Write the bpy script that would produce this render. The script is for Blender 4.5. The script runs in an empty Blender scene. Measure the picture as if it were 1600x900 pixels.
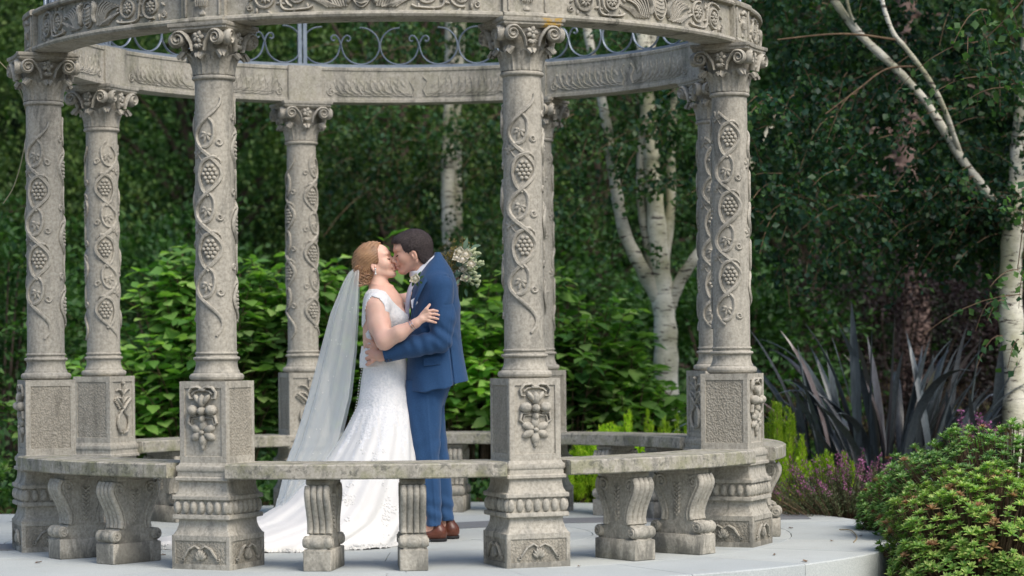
import bpy, math, random
import numpy as np
from math import sin, cos, pi, radians, sqrt
from mathutils import Vector, Matrix

random.seed(7)
rng = np.random.default_rng(7)
scn = bpy.context.scene
COL = scn.collection

# ------------------------------------------------------------------ camera, sky, sun, exposure
FPX = 3673.0                       # focal length in pixels of the 1600 px wide photograph
CAMZ = 1.12
ROLL = 0.0097
cam = bpy.data.cameras.new('camera'); camo = bpy.data.objects.new('camera', cam); COL.objects.link(camo)
cam.sensor_width = 36.0; cam.lens = 36.0 * FPX / 1600.0; cam.shift_y = 91.7 / 1600.0
cam.clip_end = 500; cam.clip_start = 0.2
camo.matrix_world = Matrix.Translation((0, 0, CAMZ)) @ Matrix.Rotation(radians(90), 4, 'X') @ Matrix.Rotation(-ROLL, 4, 'Z')
cam.dof.use_dof = True; cam.dof.focus_distance = 13.0; cam.dof.aperture_fstop = 1.9
scn.camera = camo

SUN_EL, SUN_AZ = radians(50), radians(38)     # azimuth measured from straight behind the camera towards the right
world = bpy.data.worlds.new('World'); scn.world = world; world.use_nodes = True
wn = world.node_tree
sky = wn.nodes.new('ShaderNodeTexSky'); sky.sky_type = 'NISHITA'; sky.sun_disc = False
sky.sun_elevation = SUN_EL; sky.sun_rotation = pi - SUN_AZ; sky.dust_density = 2.5; sky.air_density = 1.0; sky.ozone_density = 1.0
bg = wn.nodes['Background']; wn.links.new(sky.outputs[0], bg.inputs[0]); bg.inputs[1].default_value = 0.118
sl = bpy.data.lights.new('sun', 'SUN'); sl.energy = 1.8; sl.angle = radians(30); sl.color = (1.0, 0.93, 0.84)
slo = bpy.data.objects.new('sun', sl); COL.objects.link(slo)
sd = Vector((sin(SUN_AZ) * cos(SUN_EL), -cos(SUN_AZ) * cos(SUN_EL), sin(SUN_EL)))
slo.rotation_euler = sd.to_track_quat('Z', 'Y').to_euler(); slo.location = (6, -4, 12)
scn.view_settings.view_transform = 'Standard'; scn.view_settings.look = 'None'
scn.view_settings.exposure = 0.75; scn.view_settings.gamma = 1.0

def PX(x, y, D):
    """point of the place seen at photo pixel (x, y) at distance D"""
    a, b = x - 800.0, 541.7 - y
    return Vector(((a * cos(ROLL) + b * sin(ROLL)) * D / FPX, D, CAMZ + (b * cos(ROLL) - a * sin(ROLL)) * D / FPX))

# ------------------------------------------------------------------ mesh helpers
class MB:
    def __init__(s): s.v = []; s.f = []
    def add(s, vs, fs):
        o = len(s.v); s.v.extend([tuple(map(float, p)) for p in vs]); s.f.extend([tuple(i + o for i in f) for f in fs]); return s
    def map(s, fn): s.v = [fn(*p) for p in s.v]; return s
    def join(s, o): return s.add(o.v, o.f)

def rings(mb, R, closed=True, cap0=True, cap1=True):
    n = len(R[0]); vs = [p for r in R for p in r]; fs = []
    for i in range(len(R) - 1):
        for j in range(n if closed else n - 1):
            k = (j + 1) % n
            fs.append((i*n + j, i*n + k, (i+1)*n + k, (i+1)*n + j))
    if closed and cap0: fs.append(tuple(range(n - 1, -1, -1)))
    if closed and cap1: fs.append(tuple((len(R)-1)*n + j for j in range(n)))
    return mb.add(vs, fs)

def lathe(mb, prof, seg=32, c=(0, 0)):
    return rings(mb, [[(c[0] + r*cos(2*pi*j/seg), c[1] + r*sin(2*pi*j/seg), z) for j in range(seg)] for r, z in prof])

def sqlathe(mb, prof, ch=0.006):
    R = []
    for h, z in prof:
        a, b = h, h - min(ch, h*.4)
        R.append([(b, -a, z), (a, -b, z), (a, b, z), (b, a, z), (-b, a, z), (-a, b, z), (-a, -b, z), (-b, -a, z)])
    return rings(mb, R)

def box(mb, lo, hi, ch=0.0):
    x0, y0, z0 = lo; x1, y1, z1 = hi
    if ch:
        c = ch; R = []
        for z, i in ((z0, c), (z0 + c, 0), (z1 - c, 0), (z1, c)):
            R.append([(x1-c-i, y0+i, z), (x1-i, y0+c+i, z), (x1-i, y1-c-i, z), (x1-c-i, y1-i, z), (x0+c+i, y1-i, z), (x0+i, y1-c-i, z), (x0+i, y0+c+i, z), (x0+c+i, y0+i, z)])
        return rings(mb, R)
    return mb.add([(x0,y0,z0),(x1,y0,z0),(x1,y1,z0),(x0,y1,z0),(x0,y0,z1),(x1,y0,z1),(x1,y1,z1),(x0,y1,z1)],
                  [(3,2,1,0),(4,5,6,7),(0,1,5,4),(1,2,6,5),(2,3,7,6),(3,0,4,7)])

def tube(mb, pts, r, seg=6, flat=1.0, up=None):
    pts = [Vector(p) for p in pts]; n = len(pts)
    rr = r if hasattr(r, '__len__') else [r]*n
    R = []; N = None
    for i, p in enumerate(pts):
        t = (pts[min(i+1, n-1)] - pts[max(i-1, 0)])
        t = t.normalized() if t.length > 1e-9 else Vector((0, 0, 1))
        if up is not None: N = (Vector(up) - t*Vector(up).dot(t))
        elif N is None: N = t.orthogonal()
        else: N = N - t*N.dot(t)
        if N.length < 1e-6: N = t.orthogonal()
        N = N.normalized(); B = t.cross(N)
        R.append([tuple(p + N*(rr[i]*flat*cos(2*pi*j/seg)) + B*(rr[i]*sin(2*pi*j/seg))) for j in range(seg)])
    return rings(mb, R)

def ell(mb, c, r, seg=8, rg=6, rot=None):
    if not hasattr(r, '__len__'): r = (r, r, r)
    c = Vector(c); R = []
    def q(x, y, z):
        p = Vector((x*r[0], y*r[1], z*r[2]))
        if rot is not None: p = rot @ p
        return tuple(c + p)
    for i in range(1, rg):
        t = pi*i/rg
        R.append([q(sin(t)*cos(2*pi*j/seg), sin(t)*sin(2*pi*j/seg), -cos(t)) for j in range(seg)])
    o = len(mb.v); rings(mb, R, cap0=False, cap1=False)
    mb.v.append(q(0, 0, -1)); mb.v.append(q(0, 0, 1)); b, t = len(mb.v) - 2, len(mb.v) - 1
    L = o + (rg-2)*seg
    for j in range(seg):
        mb.f.append((b, o + (j+1) % seg, o + j)); mb.f.append((t, L + j, L + (j+1) % seg))
    return mb

def prism(mb, poly, a, b, ax='y'):
    """extrude a 2D polygon (u, v) along an axis"""
    def q(u, v, w): return {'y': (u, w, v), 'x': (w, u, v), 'z': (u, v, w)}[ax]
    return rings(mb, [[q(u, v, a) for u, v in poly], [q(u, v, b) for u, v in poly]])

def smooth_path(P, n=8):
    P = [Vector(p) for p in P]; out = []
    for i in range(len(P) - 1):
        a, b, c, d = P[max(i-1, 0)], P[i], P[i+1], P[min(i+2, len(P)-1)]
        for k in range(n):
            t = k/n
            out.append(0.5*((2*b) + (c-a)*t + (2*a-5*b+4*c-d)*t*t + (3*b-a-3*c+d)*t**3))
    out.append(P[-1]); return out

def mk(name, mb, m=None, parent=None, angle=40, loc=None):
    me = bpy.data.meshes.new(name); me.from_pydata(mb.v, [], mb.f)
    if angle:
        me.shade_smooth(); me.set_sharp_from_angle(angle=radians(angle))
    if m: me.materials.append(m)
    o = bpy.data.objects.new(name, me); COL.objects.link(o)
    if parent: o.parent = parent
    if loc: o.location = loc
    return o

def npmesh(name, V, F, m=None, parent=None, smooth=True, angle=None):
    """V (n,3) array, F (m,k) array with constant k"""
    me = bpy.data.meshes.new(name); k = F.shape[1]
    me.vertices.add(len(V)); me.vertices.foreach_set('co', np.ascontiguousarray(V, dtype=np.float32).ravel())
    me.loops.add(F.size); me.loops.foreach_set('vertex_index', np.ascontiguousarray(F, dtype=np.int32).ravel())
    me.polygons.add(len(F)); me.polygons.foreach_set('loop_start', np.arange(0, F.size, k, dtype=np.int32))
    me.polygons.foreach_set('loop_total', np.full(len(F), k, dtype=np.int32))
    me.polygons.foreach_set('use_smooth', np.full(len(F), smooth, dtype=bool))
    me.update(calc_edges=True)
    if angle: me.set_sharp_from_angle(angle=radians(angle))
    if m: me.materials.append(m)
    o = bpy.data.objects.new(name, me); COL.objects.link(o)
    if parent: o.parent = parent
    return o

def empty(name, loc=(0, 0, 0), rz=0, label=None, cat=None, group=None):
    o = bpy.data.objects.new(name, None); COL.objects.link(o); o.location = loc; o.rotation_euler = (0, 0, rz)
    o.empty_display_size = 0.1
    return tag(o, label, cat, group)
def tag(o, label=None, cat=None, group=None, kind=None):
    if label: o['label'] = label
    if cat: o['category'] = cat
    if group: o['group'] = group
    if kind: o['kind'] = kind
    return o
def copy_tree(o, parent=None):
    c = o.copy(); COL.objects.link(c)
    if parent: c.parent = parent
    for ch in [x for x in bpy.data.objects if x.parent == o]: copy_tree(ch, c)
    return c
def inst(src, name, parent, M):
    c = bpy.data.objects.new(name, src.data if hasattr(src, 'data') else src); COL.objects.link(c); c.parent = parent; c.matrix_local = M; return c

# ------------------------------------------------------------------ materials
class NT:
    def __init__(s, name):
        s.m = bpy.data.materials.new(name); s.m.use_nodes = True; s.t = s.m.node_tree; s.b = s.t.nodes['Principled BSDF']; s.out = s.t.nodes['Material Output']
    def n(s, typ, **kw):
        x = s.t.nodes.new('ShaderNode' + typ)
        for k, v in kw.items(): setattr(x, k, v)
        return x
    def L(s, a, b): s.t.links.new(a, b)
    def pos(s, scale=(1, 1, 1), obj=False):
        mp = s.n('Mapping'); mp.inputs['Scale'].default_value = scale
        if obj: s.L(s.n('TexCoord').outputs['Object'], mp.inputs['Vector'])
        else: s.L(s.n('NewGeometry').outputs['Position'], mp.inputs['Vector'])
        return mp.outputs[0]
    def noise(s, vec, scale, detail=4, rough=.6, dist=0):
        x = s.n('TexNoise'); x.inputs['Scale'].default_value = scale; x.inputs['Detail'].default_value = detail
        x.inputs['Roughness'].default_value = rough; x.inputs['Distortion'].default_value = dist
        if vec is not None: s.L(vec, x.inputs['Vector'])
        return x.outputs['Fac']
    def ramp(s, fac, stops):
        r = s.n('ValToRGB'); e = r.color_ramp.elements
        while len(e) < len(stops): e.new(.5)
        for q, (p, c) in zip(e, stops): q.position = p; q.color = (*c, 1) if len(c) == 3 else c
        s.L(fac, r.inputs[0]); return r.outputs[0]
    def mix(s, f, a, b, mode='MIX'):
        x = s.n('Mix', data_type='RGBA', blend_type=mode)
        for i, v in ((0, f), (6, a), (7, b)):
            if isinstance(v, (int, float)): x.inputs[i].default_value = v
            elif isinstance(v, tuple): x.inputs[i].default_value = (*v, 1)
            else: s.L(v, x.inputs[i])
        return x.outputs[2]
    def math(s, op, a, b=0.0):
        x = s.n('Math', operation=op)
        for i, v in ((0, a), (1, b)):
            if isinstance(v, (int, float)): x.inputs[i].default_value = v
            else: s.L(v, x.inputs[i])
        return x.outputs[0]
    def bump(s, h, strength=.3, dist=.01, prev=None):
        x = s.n('Bump'); x.inputs['Strength'].default_value = strength; x.inputs['Distance'].default_value = dist
        s.L(h, x.inputs['Height'])
        if prev is not None: s.L(prev, x.inputs['Normal'])
        return x.outputs[0]
    def fin(s, col=None, rough=.8, nrm=None, spec=.3, **kw):
        if col is not None:
            if isinstance(col, tuple): s.b.inputs['Base Color'].default_value = (*col, 1)
            else: s.L(col, s.b.inputs['Base Color'])
        if isinstance(rough, (int, float)): s.b.inputs['Roughness'].default_value = rough
        else: s.L(rough, s.b.inputs['Roughness'])
        s.b.inputs['Specular IOR Level'].default_value = spec
        if nrm is not None: s.L(nrm, s.b.inputs['Normal'])
        for k, v in kw.items(): s.b.inputs[k].default_value = v
        return s.m

def stone(name, tone=1.0, stipple=False, moss=0.0, lichen=False, dirt=1.0):
    s = NT(name); P = s.pos()
    c = lambda *v: tuple(x*tone for x in v)
    big = s.noise(P, 2.6, 5, .65); fine = s.noise(P, 60, 3, .7); mid = s.noise(s.pos((1, 1, .25)), 14, 5, .7, .4)
    col = s.ramp(big, [(.3, c(.225, .208, .175)), (.5, c(.375, .348, .288)), (.72, c(.505, .462, .372))])
    col = s.mix(.75, col, s.ramp(mid, [(.3, c(.15, .146, .128)), (.45, c(.385, .358, .298)), (.75, c(.51, .468, .382))]))
    col = s.mix(.45, col, s.ramp(fine, [(.3, (.12, .12, .11)), (.5, c(.34, .33, .29)), (.7, c(.55, .53, .47))]), 'MIX')
    # black algae streaks running down, more of them low on the stones and under ledges of long exposure
    st = s.noise(s.pos((1, 1, .35)), 7, 6, .72, .8)
    z = s.n('SeparateXYZ'); s.L(s.n('NewGeometry').outputs['Position'], z.inputs[0])
    low = s.n('MapRange'); s.L(z.outputs[2], low.inputs[0])
    for i, v in ((1, 0.0), (2, 0.22), (3, .17), (4, .0)): low.inputs[i].default_value = v
    stm = s.ramp(s.math('ADD', st, low.outputs[0]), [(.56, (0, 0, 0)), (.70, (1, 1, 1))])
    col = s.mix(s.math('MULTIPLY', stm, .62*dirt), col, c(.085, .085, .075))
    sk_ = s.ramp(s.noise(s.pos((1, 1, .14)), 5.5, 5, .65, .3), [(.53, (0, 0, 0)), (.66, (1, 1, 1))])
    col = s.mix(s.math('MULTIPLY', sk_, .38*dirt), col, c(.12, .12, .105))
    pit = s.n('TexVoronoi'); pit.inputs['Scale'].default_value = 85; s.L(P, pit.inputs['Vector'])
    pm = s.math('MULTIPLY', s.ramp(pit.outputs['Distance'], [(.10, (1, 1, 1)), (.2, (0, 0, 0))]), s.ramp(s.noise(P, 9, 3), [(.5, (0, 0, 0)), (.62, (1, 1, 1))]))
    col = s.mix(s.math('MULTIPLY', pm, .6), col, (.05, .05, .045))
    if moss:
        mm = s.ramp(s.noise(P, 9, 5, .7), [(.44, (0, 0, 0)), (.64, (1, 1, 1))])
        col = s.mix(s.math('MULTIPLY', mm, moss), col, (.19, .20, .085))
    if lichen:
        g = s.n('NewGeometry'); d = s.n('VectorMath', operation='DISTANCE'); s.L(g.outputs['Position'], d.inputs[0])
        d.inputs[1].default_value = lichen
        near = s.ramp(d.outputs['Value'], [(.05, (1, 1, 1)), (.13, (0, 0, 0))])
        ym = s.ramp(s.math('MULTIPLY', near, s.noise(P, 22, 5, .75)), [(.47, (0, 0, 0)), (.55, (1, 1, 1))])
        col = s.mix(s.math('MULTIPLY', ym, .85), col, (.52, .31, .04))
    if moss > .3:
        bl = s.ramp(s.noise(P, 19, 6, .78, .4), [(.53, (0, 0, 0)), (.60, (1, 1, 1))])
        col = s.mix(s.math('MULTIPLY', bl, .62), col, (.075, .080, .072))
    nb = s.bump(fine, .35, .004); nb = s.bump(mid, .35, .006, nb); nb = s.bump(s.math('MULTIPLY', pm, -1), .5, .004, nb)
    if stipple:
        v = s.n('TexVoronoi'); v.inputs['Scale'].default_value = 105; s.L(s.pos((1, 1, .8)), v.inputs['Vector'])
        nb = s.bump(v.outputs['Distance'], .8, .006, nb)
        col = s.mix(.35, col, s.ramp(v.outputs['Distance'], [(.0, (.42, .37, .28)), (.6, (.2, .18, .14))]))
    return s.fin(col, .9, nb, .15)

M_stone = stone('weathered_stone')
M_stoneL = stone('lichened_stone', 1.0, lichen=(0.21, 11.96, 2.775))
M_stip = stone('stippled_stone', .95, stipple=True)
M_relief = stone('carved_relief_stone', 1.02)
M_ring = stone('stained_ring_stone', .97, moss=.18, dirt=1.5)
M_bench = stone('mossy_bench_stone', 1.0, moss=.5, dirt=1.5)

def leafmat(name, cols, rough=.5, trans=.4, spec=.25, tcol=None, clump=True):
    s = NT(name); g = s.n('NewGeometry'); oi = s.n('ObjectInfo')
    r = s.math('FRACT', s.math('ADD', g.outputs['Random Per Island'], oi.outputs['Random']))
    n = len(cols); col = s.ramp(r, [(i/(n-1), c) for i, c in enumerate(cols)])
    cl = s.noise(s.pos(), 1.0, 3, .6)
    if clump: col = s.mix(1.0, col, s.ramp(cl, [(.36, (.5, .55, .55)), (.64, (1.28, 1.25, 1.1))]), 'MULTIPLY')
    nb = s.bump(s.noise(s.pos(), 50, 2), .25, .004)
    s.fin(col, rough, nb, spec)
    if trans:
        tr = s.n('BsdfTranslucent'); mx = s.n('MixShader'); mx.inputs[0].default_value = trans
        s.L(s.mix(1.0, col, tcol or (1.2, 1.6, .5), 'MULTIPLY'), tr.inputs[0])
        s.L(s.b.outputs[0], mx.inputs[1]); s.L(tr.outputs[0], mx.inputs[2]); s.L(mx.outputs[0], s.out.inputs[0])
    return s.m

def plain(name, col, rough=.6, spec=.4, bump=0, bs=80, col2=None, cs=20, **kw):
    s = NT(name); c = col; nb = None
    if col2: c = s.ramp(s.noise(s.pos(), cs, 4), [(.35, col), (.65, col2)])
    if bump: nb = s.bump(s.noise(s.pos(), bs, 3), bump, .004)
    return s.fin(c, rough, nb, spec, **kw)

def birchbark(name, k):
    s = NT(name)
    col = s.ramp(s.noise(s.pos(), 5, 5, .6), [(.3, (.50, .49, .43)), (.5, (.70, .70, .66)), (.7, (.80, .80, .78))])
    col = s.mix(s.ramp(s.noise(s.pos(), 2.2, 4, .6), [(.46, (0, 0, 0)), (.62, (.7, .7, .7))]), col, (.26, .27, .15))
    col = s.mix(1.0, col, (k, k*.98, k*.88), 'MULTIPLY')
    m1 = s.ramp(s.noise(s.pos((1, 1, 4.5)), 9, 5, .65, .3), [(.57, (0, 0, 0)), (.62, (1, 1, 1))])
    m2 = s.ramp(s.noise(s.pos((1, 1, 7)), 22, 3, .6), [(.62, (0, 0, 0)), (.66, (1, 1, 1))])
    col = s.mix(m1, col, (.075, .065, .055)); col = s.mix(s.math('MULTIPLY', m2, .7), col, (.12, .10, .085))
    return s.fin(col, .75, s.bump(s.noise(s.pos((1, 1, 3)), 20, 4), .5, .01), .2)
M_birch = birchbark('birch_bark', 1.0); M_birch2 = birchbark('mossy_birch_bark', .78)
M_bark = plain('brown_bark', (.05, .04, .032), .9, .1, .8, 25, (.11, .085, .07), 8)
M_redbark = plain('reddish_bark', (.10, .065, .055), .9, .1, .9, 30, (.22, .16, .14), 12)
M_twig = plain('brown_twig', (.07, .045, .03), .8, .2, .4, 60, (.14, .10, .06), 20)
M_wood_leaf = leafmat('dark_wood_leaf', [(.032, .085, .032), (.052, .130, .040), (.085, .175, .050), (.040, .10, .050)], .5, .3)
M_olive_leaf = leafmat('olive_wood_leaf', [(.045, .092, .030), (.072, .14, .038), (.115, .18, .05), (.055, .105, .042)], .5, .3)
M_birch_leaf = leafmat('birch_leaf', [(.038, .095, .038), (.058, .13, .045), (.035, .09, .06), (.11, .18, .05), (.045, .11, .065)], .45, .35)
M_teal_leaf = leafmat('shade_tinted_birch_leaf', [(.020, .056, .042), (.030, .082, .055), (.026, .070, .034), (.070, .14, .045), (.026, .075, .062)], .45, .35)  # darker copy of the birch leaf, cool shade put into its greens
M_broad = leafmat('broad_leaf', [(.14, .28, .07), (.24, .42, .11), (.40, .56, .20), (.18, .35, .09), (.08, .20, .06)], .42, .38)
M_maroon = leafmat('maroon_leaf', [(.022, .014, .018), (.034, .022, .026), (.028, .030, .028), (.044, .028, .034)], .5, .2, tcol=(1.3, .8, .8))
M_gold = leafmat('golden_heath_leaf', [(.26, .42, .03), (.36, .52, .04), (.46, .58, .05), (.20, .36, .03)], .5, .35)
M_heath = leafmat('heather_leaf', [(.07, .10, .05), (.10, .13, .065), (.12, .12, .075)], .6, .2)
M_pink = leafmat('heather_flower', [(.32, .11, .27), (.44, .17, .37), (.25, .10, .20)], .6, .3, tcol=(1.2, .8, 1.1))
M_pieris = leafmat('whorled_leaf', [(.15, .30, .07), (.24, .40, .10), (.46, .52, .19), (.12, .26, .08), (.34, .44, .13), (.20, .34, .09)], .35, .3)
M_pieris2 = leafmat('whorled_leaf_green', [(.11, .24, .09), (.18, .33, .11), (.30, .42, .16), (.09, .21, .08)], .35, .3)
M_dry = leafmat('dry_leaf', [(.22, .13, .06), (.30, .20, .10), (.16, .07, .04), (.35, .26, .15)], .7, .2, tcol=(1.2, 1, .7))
M_phor = NT('flax_blade'); _s = M_phor
_r = _s.n('ObjectInfo').outputs['Random']
M_phor = _s.fin(_s.mix(.6, _s.ramp(_r, [(0, (.060, .080, .082)), (.45, (.105, .135, .138)), (.60, (.07, .05, .042)), (.78, (.09, .115, .14)), (.90, (.20, .10, .06)), (1, (.36, .34, .18))]),
              _s.ramp(_s.noise(_s.pos((1, 1, .1)), 90, 2), [(.3, (.025, .033, .043)), (.7, (.12, .145, .17))])), .33, None, .5)
# ------------------------------------------------------------------ pavilion layout
CX, CY, RAD, TH = -0.678, 14.037, 2.094, radians(-1.73)
def polar(a, r, z=0.0):      # azimuth a from towards-the-camera, to the right
    return Vector((CX + r*sin(a), CY - r*cos(a), z))
AZ = [TH + radians(-22.5 + 45*i) for i in range(8)]    # front-left, front-right, right, right-back, back-right, back-left, left-back, left

# ------------------------------------------------------------------ reliefs in face coordinates (u right, v up, w outwards)
def spiral(cx, cy, r0, r1, a0, turns, n=22, w=0.0):
    return [(cx + (r0 + (r1-r0)*t)*cos(a0 + turns*2*pi*t), cy + (r0 + (r1-r0)*t)*sin(a0 + turns*2*pi*t), w) for t in [i/(n-1) for i in range(n)]]
def petal(mb, c, ang, L, W, H, seg=6):
    rot = Matrix.Rotation(ang, 3, 'Z')
    p = Vector(c) + rot @ Vector((L*.55, 0, 0))
    ell(mb, p, (L*.5, W*.5, H), seg, 4, rot)
def rosette(mb, cx, cy, r, n=8, w=0.0, h=.008):
    for i in range(n): petal(mb, (cx, cy, w), 2*pi*i/n, r, r*2.1/n*1.9, h)
    ell(mb, (cx, cy, w + h*.4), (r*.24, r*.24, h), 8, 4)
def vleaf(mb, cx, cy, s, ang, w=0.0):
    for k, (da, l) in enumerate(((0, 1), (.75, .85), (-.75, .85), (1.5, .62), (-1.5, .62))):
        petal(mb, (cx, cy, w), ang + da, s*l, s*.42, .0085)
        p0 = Vector((cx, cy, w + .007)); d = Vector((cos(ang+da), sin(ang+da), 0))
        tube(mb, [p0, p0 + d*s*l*.9], [.0025, .001], 4)
def grapes(mb, cx, cy, w=0.0, r=.0105):
    rows = [2, 3, 4, 3, 2] if r > .01 else [2, 3, 2, 1]
    for j, n in enumerate(rows):
        for i in range(n):
            ell(mb, (cx + (i - (n-1)/2)*r*1.9, cy + (2 - j)*r*1.7, w + .002), (r, r, r*.95), 7, 5)

def fruit_relief():
    m = MB()
    for sg in (-1, 1):
        tube(m, [(0, .165, .006), (sg*.02, .178, .008), (sg*.05, .175, .008), (sg*.068, .15, .007), (sg*.062, .12, .006), (sg*.045, .118, .006)], [.006, .008, .008, .007, .006, .004], 6)
        tube(m, [(sg*.012, .16, .005), (sg*.035, .155, .006), (sg*.05, .14, .006)], .005, 5)
        ell(m, (sg*.020, .112, .008), (.013, .034, .014), 8, 6, Matrix.Rotation(-sg*.55, 3, 'Z') @ Matrix.Rotation(0, 3, 'X'))
        ell(m, (sg*.045, .060, .010), (.027, .027, .022), 10, 7)
        tube(m, [(sg*.03, .03, .005), (sg*.062, .03, .007), (sg*.07, -.005, .006), (sg*.045, -.028, .005)], [.005, .007, .007, .004], 6)
        tube(m, [(sg*.012, .02, .005), (sg*.05, .018, .006), (sg*.055, -.01, .006)], .004, 5)
    box(m, (-.018, .155, 0), (.018, .171, .014), .003)
    ell(m, (0, .105, .010), (.017, .036, .016), 8, 6); ell(m, (0, .055, .012), (.019, .022, .020), 10, 7)
    ell(m, (0, .015, .008), (.015, .022, .014), 8, 6)
    for i in range(6):
        a = -pi/2 + i*pi/3; petal(m, (0, -.055, .004), a, .072 if i == 0 else .066, .042, .012, 8)
    ell(m, (0, -.055, .012), (.012, .012, .009), 8, 5)
    ell(m, (0, -.120, .004), (.010, .028, .008), 8, 5)
    return m
def sprig_relief():
    m = MB()
    tube(m, [(0, .17, .005), (0, .05, .006)], [.004, .006], 6); ell(m, (0, .178, .008), .011)
    for sg in (-1, 1):
        for y0 in (.135, .085): tube(m, [(0, y0 - .03, .005), (sg*.025, y0, .008), (sg*.052, y0 + .006, .006), (sg*.062, y0 - .006, .004)], [.005, .008, .006, .003], 6)
        tube(m, [(-sg*.03, -.01, .005), (0, .015, .008), (sg*.03, .05, .007), (sg*.068, .085, .005)], [.005, .007, .009, .010], 6)
        for t in range(6):
            x, y = sg*(.02 + .008*t), .028 + .0095*t
            petal(m, (x, y, .006), radians(100 if sg > 0 else 80), .024, .008, .006); petal(m, (x, y, .006), radians(-20 if sg > 0 else 200), .024, .008, .006)
        tube(m, [(sg*.01, .0, .004), (sg*.045, -.03, .008), (sg*.052, -.075, .009), (sg*.035, -.125, .008), (sg*.008, -.135, .007), (sg*.010, -.112, .006)], [.005, .008, .009, .008, .007, .004], 7)
    return m
def arch_relief():
    m = MB()
    for sg in (-1, 1):
        tube(m, [(sg*.005, .022, .004), (sg*.03, .038, .006), (sg*.065, .022, .007), (sg*.085, -.008, .006), (sg*.10, -.028, .005)], [.005, .006, .007, .006, .005], 6)
        tube(m, spiral(sg*.105, -.030, .014, .004, 1.5, sg*1.0, 10, .004), .004, 5)
        for k in range(3): petal(m, (sg*.002, -.038, .004), pi/2 - sg*(.16 + .34*k), .060 - .008*k, .017, .009)
    petal(m, (0, -.038, .004), pi/2, .062, .014, .010)
    return m

def face_map(mb, hw, z0, q):
    """put a face relief on side q (0 = outward) of a square block of half width hw, centred at height z0"""
    c, s = cos(q*pi/2), sin(q*pi/2)
    def fn(u, v, w):
        x, y = u, -(hw + w); return (x*c - y*s, x*s + y*c, z0 + v)
    return mb.map(fn)
def deep(mb, k, ku=1.0): return mb.map(lambda u, v, w: (u*ku, v, w*k))

def recessed_block(hw, z0, z1, mg, dep, mz=None):
    """a square block with a sunk panel in each side; returns the frame mesh"""
    m = MB(); mz = mz or mg
    for q in range(4):
        f = MB(); h = (z1 - z0)/2; i = hw - mg; j = h - mz; c = .004
        f.add([(-hw+c, -h, 0), (hw-c, -h, 0), (hw-c, h, 0), (-hw+c, h, 0), (-i, -j, 0), (i, -j, 0), (i, j, 0), (-i, j, 0),
               (-i+.002, -j+.002, -dep), (i-.002, -j+.002, -dep), (i-.002, j-.002, -dep), (-i+.002, j-.002, -dep), (hw, -h, -c), (hw, h, -c), (-hw, -h, -c), (-hw, h, -c)],
              [(0, 1, 5, 4), (1, 2, 6, 5), (2, 3, 7, 6), (3, 0, 4, 7), (4, 5, 9, 8), (5, 6, 10, 9), (6, 7, 11, 10), (7, 4, 8, 11), (8, 9, 10, 11), (1, 12, 13, 2)])
        m.join(face_map(f, hw, (z0+z1)/2, q))
    m.add([(-hw, -hw, z1), (hw, -hw, z1), (hw, hw, z1), (-hw, hw, z1)], [(0, 1, 2, 3)])
    return m

# ------------------------------------------------------------------ the column
Z_SH0, Z_SH1 = 1.115, 2.505
def shaft_r(z): return .1045 - .006*(z - Z_SH0)/(Z_SH1 - Z_SH0)
def wrap(mb, a0=0.0):
    def fn(u, v, w):
        r = shaft_r(v) + w - .001; a = a0 + u/.103
        return (r*sin(a), -r*cos(a), v)
    return mb.map(fn)

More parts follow.
